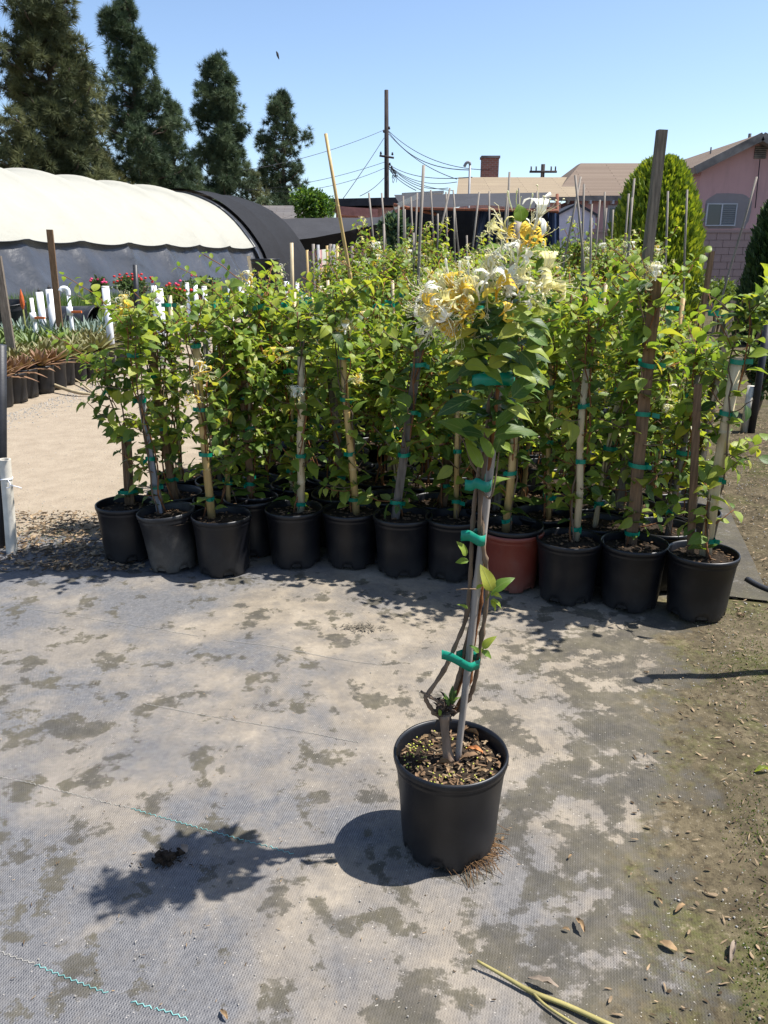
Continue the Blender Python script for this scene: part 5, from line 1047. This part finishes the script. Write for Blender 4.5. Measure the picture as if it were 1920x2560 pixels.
for b_, t_, m in [((935,255),(868,100),1),((965,210),(953,85),1),((995,215),(993,135),1),((1065,265),(1122,115),1),((835,660),(833,505),1),((895,640),(897,530),1),((920,690),(934,515),1),((435,880),(343,665),0),((525,910),(458,685),0),((565,910),(543,695),0),((625,910),(604,745),0),((605,970),(530,850),0),((640,930),(660,790),0),((1175,800),(1235,715),1)]:
    A, B = z(*zc(*b_), YF0-.06), z(*zc(*t_), YF0-.065); put('bud', BUDG if m else BUD, hp_, M4(A, B-A, Vector((math.copysign(1, A.x-B.x), -.2, .3)), (B-A).length))
# roots creeping from under the pot
mb = MB()
for i in range(80):
    a = fg.gauss(-.75, .42); c_ = Vector((math.cos(a), math.sin(a), 0)); p0 = c_*.105+Vector((0, 0, .012)); L = fg.uniform(.02, .065); t_ = Matrix.Rotation(fg.gauss(0, .8), 3, 'Z') @ c_
    mb.tube(spline([p0, p0+t_*L*.5+Vector((0, 0, fg.uniform(.0, .012))), p0+t_*L+Vector((fg.gauss(0, .01), fg.gauss(0, .01), -.008))], 3), [.0009]*7, 3)
mb.build('roots', simple('root_fibre', (.15, .085, .04), .8, .2, .4, 40, 0), hp_, True, kind='stuff')
# ------------------------------------------------------------------ succulent bed on the far side of the path
def rosette(rg, n, L, w, mt, up=.6, curl=.25):
    mb = MB()
    for i in range(n):
        a = i*2.399+rg.uniform(-.2, .2); f = i/n; el = .05+up*(1.25*f)+rg.uniform(-.12, .12); l = L*(.95-.30*f)*rg.uniform(.8, 1.1); d = Vector((math.cos(a)*math.cos(el), math.sin(a)*math.cos(el), math.sin(el))); s_ = Vector((-math.sin(a), math.cos(a), 0)); r0 = rg.random(); vs_, at2 = [], []
        for k in range(5):
            t = k/4; p = d*(l*t)+Vector((0, 0, -curl*l*t*t))+Vector((0, 0, .02)); ww = w*(.75+.5*t-1.22*t*t); n_ = d.cross(s_)
            for j in (-1, 0, 1): vs_.append(p+s_*(j*ww)+n_*(-.35*ww*(abs(j)-.5))*-1); at2.append((j, t, r0))
        mb.add(vs_, [(k*3+j, k*3+j+1, k*3+j+4, k*3+j+3) for k in range(4) for j in (0, 1)], 0, at2)
    return mb.mesh('rosette', mt)
def lm(name, stops): return leafmat(name, stops, .12, .5, .3, vein=False, under=stops[1][1])
ALG = lm('aloe_green', [(0, (.06, .10, .035)), (.5, (.12, .17, .05)), (1, (.22, .27, .08))]); ALB = lm('aloe_bronze', [(0, (.13, .105, .05)), (.5, (.22, .20, .09)), (1, (.26, .28, .12))]); ALP = lm('aloe_rust', [(0, (.15, .075, .045)), (.5, (.25, .14, .085)), (1, (.30, .21, .13))]); AGB = lm('agave_blue', [(0, (.09, .14, .12)), (.5, (.17, .23, .19)), (1, (.27, .32, .25))])
ra_ = random.Random(33)
RO = {'g': [rosette(ra_, 30, .42, .026, ALG, .95, .30) for _ in range(3)], 'b': [rosette(ra_, 34, .30, .034, ALB, 1.0, .12) for _ in range(3)], 'p': [rosette(ra_, 40, .29, .026, ALP, 1.15, .16) for _ in range(3)], 'a': [rosette(ra_, 34, .42, .022, AGB, 1.0, .12) for _ in range(3)]}
E0 = gp(62, 1005); E1 = gp(285, 930)
LAB = {'g': 'green strap leaved aloe in the middle of the succulent bed', 'b': 'bronze green aloe crowded behind the rusty aloes of the succulent bed', 'p': 'rusty pink dry leaved aloe at the path edge of the succulent bed', 'a': 'blue grey agave in the far end of the succulent bed'}
ed = (E1-E0).normalized(); en = Vector((-ed.y, ed.x, 0))
for r_ in range(8):
    for k in range(-3, 17):
        kind = 'p' if r_ == 0 and k < 4 else 'b' if r_ <= 1 else 'b' if (r_ == 2 and k % 3) else 'g' if k < 11 else 'a'
        if r_ == 0 and k >= 9: continue
        p = E0 + ed*(.31*k + (.15 if r_ % 2 else 0)) + en*(.34*r_+.12) + Vector((ra_.uniform(-.03, .03), ra_.uniform(-.03, .03), .0))
        px_ = 960+p.x/(p.y*.955+.3)*FPX
        if px_ < -60 or p.y < 6.8: continue
        root = empty('potted_aloe' if kind != 'a' else 'potted_agave', p, ra_.uniform(0, 6.28), label=LAB[kind], category='succulent', group='succulents in black pots: '+kind.replace('g', 'green').replace('b', 'bronze').replace('p', 'rusty') if kind != 'a' else 'blue grey agaves')
        root['group'] = {'g': 'green aloes in the bed', 'b': 'bronze aloes in the bed', 'p': 'rusty aloes at the path', 'a': 'blue grey agaves'}[kind]
        h = .02*r_; sc2 = ra_.uniform(1.1, 1.4)
        put('pot', POTLO, root, Matrix.Diagonal((1.05, 1.05, 1.12, 1)))
        if r_ < 2: put('soil', SOILLO, root, Matrix.Diagonal((1.05, 1.05, 1.12, 1)))
        put('rosette', ra_.choice(RO[kind]), root, Matrix.Translation((0, 0, .27)) @ Matrix.Diagonal((sc2, sc2, sc2*(1.2 if kind == 'g' else 1), 1)))
# a flowering spike
p = at(55, 752, 11.5); root = empty('flowering_aloe', (p.x, 11.5, 0), label='aloe with a single orange flower spike in the succulent bed', category='succulent'); put('rosette', RO['g'][0], root, Matrix.Translation((0, 0, .3)))
mb = MB(); mb.tube([(0, 0, .02), (0, 0, p.z-.1)], .012, 5); mb.build('stalk', VINEG, root); mb = MB(); mb.lathe([(.01, p.z-.12), (.032, p.z-.05), (.03, p.z+.05), (.005, p.z+.16)], 8); mb.build('spike', simple('orange_bloom', (.45, .10, .03), .6, .2, .3, 20, .2, 40), root)
# grass bed behind the succulents
GR = leafmat('feather_grass', [(0, (.05, .10, .025)), (.5, (.09, .17, .035)), (1, (.16, .25, .055))], .35, .6, .15, vein=False)
mb = MB(); rg = random.Random(8)
for i in range(26000):
    s_ = rg.uniform(-2.5, 10.5); w_ = rg.uniform(.15, 1.1); p = HB + HD*s_ + HP*w_; hgt = (.86+.2*mnoise.noise(Vector((s_*.9, w_, 0)))-.02*s_)*rg.uniform(.55, 1.05); d = Vector((rg.gauss(0, .22), rg.gauss(0, .22), 1)); s2 = Vector((rg.gauss(0, 1), rg.gauss(0, 1), 0)).normalized()*.010; r0 = rg.random(); q = p+d*hgt
    mb.add([p-s2, p+s2, p.lerp(q, .6)+s2*.8, q, p.lerp(q, .6)-s2*.8], [(0, 1, 2, 4), (4, 2, 3)], 0, [(0, 0, r0)]*5)
mb.build('grass', GR, None, False, label='fine green feathery grass bed along the hoop house', category='grass', kind='stuff')
# red flowered shrubs
REDF = simple('red_bloom', (.50, .03, .03), .6, .2, .3, 20, 0); PNKF = simple('pink_bloom', (.62, .06, .16), .6, .2, .3, 20, 0)
def redbush(label, px, py, Y, w, h, n, nf, m, seed):
    r0 = bush('flowering_shrub', label, px, py, Y, w, h, n, .075, SHRUB if seed % 2 else SHRUBY, seed, group='shrubs flowering by the hoop house'); rg = random.Random(seed); c = at(px, py, Y); k = Y*.96/FPX; me = MB(); me.lathe([(.001, -.02), (.024, -.01), (.030, .01), (.001, .024)], 7); me = me.mesh('flower_head', m)
    for i in range(nf):
        a = rg.uniform(0, 6.28); q = rg.random()**.5; put('flower_head', me, r0, Matrix.Translation((math.cos(a)*q*w*k*.48, math.sin(a)*q*w*k*.3-.1, c.z+h*k*.5*(1.05-.5*q*q)+rg.uniform(-.08, .04))))
redbush('small leafy shrub with bright pink flower heads by the hoop house', 252, 716, 15.5, 50, 50, 500, 9, PNKF, 201); redbush('wide mounded shrub covered in red flower heads by the hoop house', 338, 716, 15.8, 110, 60, 1100, 28, REDF, 203)
redbush('loose shrub with few red flowers between the white pipes', 440, 750, 12.5, 100, 70, 900, 8, REDF, 204); redbush('sparse shrub with scattered pink flowers under the grey film', 500, 718, 15, 130, 50, 900, 5, PNKF, 205)
# white irrigation risers
def riser(px, ty, Y, wpx, kind, lab, gpn='white pipe risers'):
    T = at(px, ty, Y); r_ = wpx*Y*.96/FPX/2; root = empty('pipe_riser', (T.x, Y, 0), label=lab, category='pipe', group=gpn); mb = MB()
    mb.tube([(0, 0, 0), (0, 0, T.z)], r_, 14); mb.build('pipe', PVC, root)
    if kind == 'cap': mb = MB(); mb.lathe([(r_*.5, T.z+.03), (r_*.5, T.z), (r_*.2, T.z+.06), (.001, T.z+.06)], 8); mb.build('cap', BLK, root)
    if kind == 'open': mb = MB(); mb.lathe([(r_*1.02, T.z-.02), (r_*1.02, T.z+.004), (r_*.8, T.z+.005), (r_*.8, T.z-.05)], 14); mb.build('rim', PVCD, root)
    if kind == 'elbow':
        mb = MB(); mb.tube(spline([(0, 0, T.z-.05), (0, 0, T.z+.02), (-.03, -.01, T.z+.05), (-.075, -.02, T.z+.045), (-.095, -.03, T.z+.01)], 4), r_*1.35, 12); mb.build('elbow', PVC, root)
    if kind in ('elbow', 'valve'):
        mb = MB(); mb.tube([(0, -.02, T.z-.32), (.0, -.02, T.z-.20)], r_*1.7, 12); v_ = mb.build('valve', PVC, root); mb = MB(); mb.box((.12, -.08, T.z-.27), (.14, .04, .03)); mb.build('handle', simple('orange_plastic', (.6, .14, .03), .5, .3, .1, 4, 0), v_, False)
    if kind == 'coupled':
        for dz in (.12, .3, .5): mb = MB(); mb.tube([(0, 0, T.z-dz), (0, 0, T.z-dz+.07)], r_*1.2, 14); mb.build('coupling', PVC, root)
for px, ty, Y, w, k in [(98, 730, 12.5, 17, 'cap'), (123, 723, 12.3, 18, 'cap'), (263, 716, 11.2, 18, 'open'), (384, 714, 11.8, 13, 'coupled'), (392, 730, 10.8, 13, 'coupled'), (401, 722, 12, 12, 'open'), (467, 707, 14, 9, 'open'), (488, 712, 14, 11, 'cap'), (510, 716, 12.6, 13, 'open'), (574, 706, 13.6, 12, 'cap'), (603, 712, 12.8, 13, 'open'), (621, 703, 14.5, 9, 'open'), (716, 703, 13.5, 13, 'cap'), (743, 706, 13.5, 9, 'open'), (536, 800, 10.4, 13, 'open')]:
    riser(px, ty, Y, w, k, {'cap': 'white pipe riser with a small black cap among the plants', 'open': 'plain open topped white pipe riser among the plants', 'coupled': 'white pipe riser with stacked couplings beside the succulents'}[k])
riser(78, 745, 11.6, 9, 'valve', 'white pipe valve with orange handle near the dark tipped pot', 'valves'); riser(170, 730, 11.6, 9, 'elbow', 'white gooseneck pipe with elbow and orange valve handle', 'goosenecks')
# posts
def post(name, lab, bot, top, Y, w, m, sq=True, cat='post', Yt=None):
    A, B = at(*bot, Y), at(*top, Yt or Y); A.z = 0; o = Vector((A.x, A.y, 0)); mb = MB()
    square_stake(mb, A-o, B-o, w, .2) if sq else mb.tube([A-o, B-o], w/2, 12)
    ob = mb.build(name, m, None, not sq, label=lab, category=cat); ob.location = o; return ob
post('wooden_post', 'tall leaning brown wooden post in front of the grey film', (143, 775), (124, 574), 12.2, .085, WOODB); post('wooden_post', 'grey brown post at the near end of the succulent bed', (18, 790), (-8, 640), 9.5, .09, WOODG)
post('black_post', 'thick black steel post beside the white pipe stub', (6, 1378), (2, 862), 3.88, .052, BLK, False)
post('black_post', 'short dark post between the red flowered shrubs', (338, 760), (338, 662), 15, .09, BLK, False); post('wooden_post', 'pale thin leaning lath by the hoop house end', (650, 700), (621, 640), 17, .07, BAMP)
A = at(30, 1385, 3.80); A.z = 0; mb = MB(); T = at(12, 1148, 3.80)-A
w1 = MB(); n = 16; d = T.normalized()
w1.tube([(0, 0, -.01), T*.5+Vector((.002, 0, 0)), T], .0275, n, 0, False); w1.tube([T, T-d*.08], .021, n, 0, False)
rim = MB(); x = d.orthogonal().normalized(); y = d.cross(x); vs_ = []
for j in range(n): a = 6.2832*j/n; e = x*math.cos(a)+y*math.sin(a); vs_ += [T+e*.0275, T+e*.021]
stub = empty('pipe_stub', A, label='weathered white pipe stub with a white string tied round it', category='pipe'); w1.add(vs_, [(2*j, 2*j+1, 2*((j+1) % n)+1, 2*((j+1) % n)) for j in range(n)]); w1.build('pipe', PVCD, stub)
c_ = T*.80; mb = MB(); mb.tube([c_+Vector((math.cos(a/10*6.283)*.030, math.sin(a/10*6.283)*.030, .004*math.sin(a))) for a in range(11)], .0028, 5); mb.tube(spline([c_+Vector((.02, -.025, 0)), c_+Vector((.035, -.03, -.025)), c_+Vector((.06, -.03, -.032)), c_+Vector((.085, -.03, -.04))], 4), .0024, 5); mb.tube(spline([c_+Vector((.03, -.03, -.01)), c_+Vector((.028, -.035, -.035)), c_+Vector((.01, -.033, -.038))], 4), .0024, 5); mb.build('string', PVC, stub)
# black pots stacked, and tipped dark pots
p = at(668, 775, 9.0); st_ = empty('stacked_pots', (p.x, 9.0, 0), label='big black nursery pot raised on an upturned black pot beside the grey stake', category='pot')
BPM = pot_mesh(POT, .185, .40, .155, 32, 4); z0_ = at(668, 742, 9.0).z
put('lower_pot', BPM, st_, Matrix.Diagonal((1.25, 1.25, z0_/.40, 1))); put('upper_pot', BPM, st_, Matrix.Translation((0, 0, z0_)) @ Matrix.Diagonal((.86, .86, 1.0, 1)))
p = at(185, 778, 13.6); put('tipped_pot', pot_mesh(POTG, .40, .95, .33, 28, 4), None, Matrix.LocRotScale(Vector((p.x-.4, 13.6, .385)), (Matrix.Rotation(R(74), 3, 'Z') @ Matrix.Rotation(R(92), 3, 'X')).to_quaternion(), None), label='big dark empty tub lying on its side behind the aloes', category='tub')
p = at(32, 778, 13.0); put('tipped_pot', pot_mesh(POTG, .27, .80, .22, 28, 4), None, Matrix.LocRotScale(Vector((p.x, 13.0, .02)), Matrix.Rotation(R(9), 3, 'X').to_quaternion(), None), label='tall dark blue grey pot standing tilted behind the aloes', category='pot')
# dry palm stalk and litter by the succulent pots
STK = simple('dry_stalk', (.33, .27, .17), .7, .2, .3, 12, .1, 40)
p0, p1, p2 = gp(115, 975), gp(185, 990), gp(247, 992); mb = MB(); mb.tube(spline([p0+Vector((0, 0, .10)), p1+Vector((0, 0, .05)), p2+Vector((0, 0, .02))], 5), [.02]*8+[.014]*3, 7); mb.tube(spline([gp(133, 950)+Vector((0, 0, .12)), gp(185, 958)+Vector((0, 0, .06)), gp(240, 990)+Vector((0, 0, .015))], 5), .011, 6); mb.build('dry_branch', STK, None, True, label='forked dry branch lying on the path by the succulent pots', category='branch')
# pebbles and grit along the bed edge, litter on the soil
rg = random.Random(12); mb = MB()
def pebble(mb, p, s_, rg):
    o = [Vector((math.sin(a)*math.cos(b_), math.sin(a)*math.sin(b_), math.cos(a)*.6))*s_*rg.uniform(.75, 1.2) for a in (.7, 1.8) for b_ in (0, 1.57, 3.14, 4.71)]
    mb.add([p+q for q in o]+[p+Vector((0, 0, s_*.6)), p-Vector((0, 0, s_*.3))], [(0, 1, 8), (1, 2, 8), (2, 3, 8), (3, 0, 8), (0, 4, 5, 1), (1, 5, 6, 2), (2, 6, 7, 3), (3, 7, 4, 0), (4, 9, 5), (5, 9, 6), (6, 9, 7), (7, 9, 4)])
for i in range(2600):
    s_ = rg.uniform(-2.5, 4.5); p = E0+ed*s_-en*(.18+abs(rg.gauss(0, .22))); pebble(mb, p, rg.uniform(.003, .013), rg)
for i in range(500):
    p = gp(rg.uniform(0, 620), rg.uniform(1000, 1380)); pebble(mb, p, rg.uniform(.002, .007), rg)
for i in range(900):
    y = rg.uniform(1.0, 6.0); x = .1+.38*y+abs(rg.gauss(0, .5)); 
    if x > .45*y+1.4: continue
    pebble(mb, Vector((x, y, .012)), rg.uniform(.0012, .004)*(1 if y < 3 else 1.8), rg)
for i in range(260):
    p = gp(rg.uniform(0, 1920), rg.uniform(1550, 2560)); pebble(mb, Vector((p.x, p.y, .012)), rg.uniform(.0012, .0030), rg)
mb.build('gravel', STONE, None, False, label='scattered pale grit and pebbles on the ground', category='gravel', kind='stuff')
mb = MB(); md = MB()
def chip(mb, p, l, w, rg, lift=.002):
    rot = Matrix.Rotation(rg.uniform(0, 6.28), 3, 'Z') @ Matrix.Rotation(rg.gauss(0, .35), 3, 'X') @ Matrix.Rotation(rg.gauss(0, .2), 3, 'Y'); q = [Vector(k) for k in ((-l/2, 0, 0), (-l*.2, w/2, l*.06), (l*.25, w*.42, l*.03), (l/2, 0, l*.08), (l*.2, -w*.45, 0), (-l*.25, -w/2, l*.04))]
    mb.add([p+Vector((0, 0, lift))+rot @ k for k in q], [(0, 1, 2, 3, 4, 5)])
for i in range(6500):
    y = .9+6.5*rg.random()**1.1; x = .12+.38*y+(rg.random()**.8)*1.9-(.15 if y < 2.6 else .0)
    if y > 3.0: x = max(x, 1.55+(y-3.2)*.28)
    chip(mb if i % 3 else md, Vector((x, y, .012)), rg.uniform(.006, .028)*(1 if y < 3 else 1.5), rg.uniform(.002, .008), rg)
for i in range(1500):
    p = gp(rg.gauss(170, 110), rg.uniform(1285, 1435)); chip(mb if i % 2 else md, Vector((p.x, p.y, .016)), rg.uniform(.012, .05), rg.uniform(.004, .016), rg, .004)
for i in range(200):
    p = gp(rg.uniform(0, 1300), rg.uniform(1560, 2540)); chip(mb if i % 2 else md, Vector((p.x, p.y, .012)), rg.uniform(.004, .014), rg.uniform(.001, .003), rg)
mb.build('leaf_litter', simple('pale_litter', (.25, .18, .11), .85, .15, .45, 25, 0), None, False, label='dry leaf bits and wood chips strewn over the soil', category='litter', kind='stuff'); md.build('leaf_litter', simple('brown_litter', (.08, .055, .033), .9, .1, .45, 25, 0), None, False, label='dark brown leaf bits strewn over the soil', category='litter', kind='stuff')
# low weeds and moss tufts
WEED = leafmat('weed_leaf', [(0, (.05, .08, .015)), (.5, (.10, .14, .025)), (1, (.17, .20, .03))], .3, vein=False); mb = MB()
for cx, cy, sx_, sy_, n in [(120, 1340, 60, 25, 600), (190, 1330, 50, 18, 300), (1880, 1660, 60, 50, 900), (1890, 2060, 40, 60, 400), (1900, 2400, 40, 100, 500), (1885, 1180, 30, 20, 260), (1880, 1050, 30, 25, 300), (1860, 1540, 50, 20, 200)]:
    for i in range(n):
        p = gp(rg.gauss(cx, sx_), rg.gauss(cy, sy_)); d = Vector((rg.gauss(0, .6), rg.gauss(0, .6), 1)).normalized(); leafquad(mb, Vector((p.x, p.y, .010)), d, Vector((rg.gauss(0, 1), rg.gauss(0, 1), .6)), rg.uniform(.004, .010), .0022, rg.random())
mb.build('weeds', WEED, None, False, label='tiny green weeds and moss along the soil', category='weeds', kind='stuff')
# individual fallen leaves
for px, py, L, W_, cu, az, lab in [(1830, 2385, .075, .030, .8, 2.6, 'curled grey brown dead leaf near the cloth corner'), (1450, 2318, .060, .028, .7, .2, 'crumpled brown dead leaf beside a pale scrap'), (1415, 2325, .022, .016, .4, 1.2, 'small pale leaf scrap beside the crumpled brown leaf'), (1357, 2465, .085, .030, .5, 1.1, 'pinkish dead leaf lying on the broken palm stalk'), (1648, 2255, .03, .02, .8, .3, 'small folded brown leaf on the damp stain'), (1425, 2143, .022, .012, .5, 2.4, 'tiny dark leaf curl on the damp stain'), (1257, 2098, .022, .014, .4, 2.7, 'pale small leaf by the lone pot'), (462, 2125, .048, .034, .25, .5, 'pinkish brown leaf in the shade of the lone plant'), (1905, 1930, .06, .04, .8, 1.6, 'curled yellow green leaf at the edge of the soil'), (1670, 2370, .05, .035, .2, .9, 'flat tan leaf on the pale dust'), (560, 2540, .04, .02, .6, .7, 'crumpled tan leaf on the cloth corner'), (585, 1795, .03, .006, .4, .6, 'thin straw coloured leaf on the cloth'), (1700, 2275, .05, .02, .3, 2.2, 'narrow tan leaf in the mossy soil')]:
    p = gp(px, py, .012); put('fallen_leaf', curled(rg, L*.75, W_*.55, cu).mesh('fallen_leaf', LEAFL if 'yellow' in lab else simple('grey_dry_leaf', (.22, .175, .135), .8, .15, .35, 25, .3, 60) if 'grey' in lab or 'pink' in lab else DRYL), None, Matrix.LocRotScale(Vector((p.x, p.y, .012+L*.10)), Matrix.Rotation(az, 3, 'Z').to_quaternion(), None), label=lab, category='leaf')
# clod of dirt in the plant's shadow
p = gp(415, 2150, .01); mb = MB()
for i in range(26): pebble(mb, Vector((p.x+rg.gauss(0, .012), p.y+rg.gauss(0, .010), .014+abs(rg.gauss(0, .008)))), rg.uniform(.006, .016), rg)
for i in range(40): chip(mb, Vector((p.x+rg.gauss(0, .03), p.y+rg.gauss(0, .02), .014)), .012, .004, rg)
mb.build('dirt_clod', SOIL, None, False, label='small clod of dark dirt in the shade of the lone plant', category='clod')
p = gp(905, 1570, .01); mb = MB()
for i in range(120): chip(mb, Vector((p.x+rg.gauss(0, .04), p.y+rg.gauss(0, .02), .013)), .02, .004, rg)
mb.build('twig_heap', simple('grey_twigs', (.14, .12, .09)), None, False, label='little heap of grey twigs on the cloth before the row', category='twigs', kind='stuff')
# broken palm stalk
mb = MB(); st2 = simple('green_tan_stalk', (.27, .23, .085), .6, .3, .35, 12, .15, 40)
A = [gp(px, py, zz) for px, py, zz in ((1193, 2402, .03), (1260, 2440, .022), (1330, 2480, .018), (1420, 2515, .018), (1540, 2570, .02))]; mb.tube(spline(A, 5), [.0028+.0025*min(1, i/10) for i in range(21)], 8)
A = [gp(px, py, zz) for px, py, zz in ((1322, 2470, .02), (1360, 2510, .018), (1420, 2550, .018), (1480, 2585, .018))]; mb.tube(spline(A, 5), .0030, 7)
mb.build('palm_stalk', st2, None, True, label='broken yellow green stalk lying across the cloth corner', category='stalk')
# right side: poles, hose, folded cloth, off-frame post whose shadow falls across the cloth
post('grey_pipe', 'pale grey pipe leaning against the black pole by the mossy soil', (1862, 1075), (1880, 965), 6.85, .075, PVCD, False, 'pipe'); post('black_pole', 'slanted black pole beside the pale grey pipe', (1878, 1082), (1920, 800), 6.8, .06, BLK, False, 'pole')
mb = MB(); mb.tube(spline([gp(1868, 1450, .02), gp(1900, 1468, .02), gp(1960, 1490, .02), gp(2050, 1510, .02)], 5), .017, 10); mb.build('black_hose', BLK, None, True, label='black irrigation hose end on the soil by the end pot', category='hose')
mb = MB(); mb.tube([at(1850, 903, 10), at(1990, 903, 10)], .022, 8); o_ = mb.build('white_rail', PVC, None, True, label='white horizontal pipe rail behind the black pole', category='pipe')
p = Vector((.90+sdir.x/sdir.z*1.02, 2.50+sdir.y/sdir.z*1.02, 0)); sp_ = empty('sprinkler_riser', p, label='thin upright sprinkler riser whose shadow lies across the cloth', category='pipe')
mb = MB(); mb.tube([(0, 0, 0), (.01, 0, .5), (-.005, .02, .90), (0, 0, .96)], .019, 8); mb.build('pipe', BLK, sp_); mb = MB(); mb.lathe([(.012, .93), (.024, .95), (.026, 1.0), (.012, 1.03), (.001, 1.03)], 10); mb.build('nozzle', BLK, sp_)
# shrubs along the right edge beyond the end of the row, and pots further back
mb = MB(); p = gp(1890, 828); mb.box((0, 0, .04), (3.4, 4.0, .08)); o_ = mb.build('concrete_pad', CONC, None, False, kind='structure'); o_.location = (p.x+1.0, p.y-2.6, 0)
for i, px in enumerate((1862, 1884, 1908)):
    p = gp(px, 829); put('nursery_pot', POTLO, None, Matrix.LocRotScale(Vector((p.x, p.y, .0)), None, Vector((1.1, 1.1, 1.2))), label='distant black pot beyond the concrete pad', category='pot', group='black pots beyond the pad'); 
bush('low_shrub', 'low dark leaved shrub behind the black pole', 1900, 930, 7.6, 100, 120, 900, .07, SHRUB, 311); bush('low_shrub', 'pale flowering honeysuckle bush at the edge of the bed beyond the concrete pad', 1905, 780, 11.0, 130, 110, 1500, .06, SHRUBY, 312)
# small feathery conifer seedling and strap leaved plants behind the bed
bush('podocarpus', 'small blue green conifer sapling behind the bed beside the pipe canopy', 985, 590, 9.6, 80, 130, 1600, .09, leafmat('blue_conifer', [(0, (.03, .07, .04)), (.5, (.06, .11, .06)), (1, (.10, .16, .08))], .2, vein=False), 321, 'sapling')
for i, (px, py) in enumerate([(830, 760), (870, 775), (795, 770), (760, 790)]):
    p = at(px, py, 10.5+.3*i); root = empty('strap_leaf_plant', (p.x, p.y, 0), label='arching strap leaved plant behind the bed near the shade canopy', category='plant', group='strap leaved plants'); put('rosette', rosette(random.Random(900+i), 26, .8, .028, ALG, 1.0, .5), root, Matrix.Translation((0, 0, .3))); put('pot', POTLO, root, Matrix.Diagonal((1.1, 1.1, 1.2, 1)))
for i, (px, ty) in enumerate([(768, 625), (783, 610), (795, 612), (818, 614), (826, 610), (834, 611), (843, 615), (880, 615)]):
    T = at(px, ty, 12); mb = MB(); mb.tube([(.02, 0, 0), (0, 0, T.z)], .022, 7); o_ = mb.build('thin_stake', [BAMY, BAMG, WOODS][i % 3], None, True, label='thin stake standing under the sagging shade canopy', category='stake', group='stakes under the canopy'); o_.location = (T.x, 12, 0)
# bird
p = at(694, 138, 30); bd = MB(); bd.tube(spline([(0, 0, -.13), (0, 0, -.03), (.01, 0, .06), (.0, 0, .12)], 3), [.012, .02, .03, .036, .04, .04, .036, .03, .022, .012][:10], 7)
bo = bd.build('bird', simple('dark_feathers', (.03, .03, .035)), None, True, label='tiny dark bird flying high in the blue sky', category='bird'); bo.location = p; bo.rotation_euler = (0, R(-20), 0)
for sg in (-1, 1):
    w_ = MB(); w_.add([(0, 0, .05), (0, sg*.16, .10), (.02, sg*.30, .02), (0, sg*.14, -.01), (0, 0, -.04), (.006, 0, .05), (.006, sg*.16, .10), (.026, sg*.30, .02), (.006, sg*.14, -.01), (.006, 0, -.04)], [(0, 1, 2, 3, 4), (9, 8, 7, 6, 5), (0, 5, 6, 1), (1, 6, 7, 2), (2, 7, 8, 3), (3, 8, 9, 4)]); w_.build('wing', MATS['dark_feathers'], bo, False)
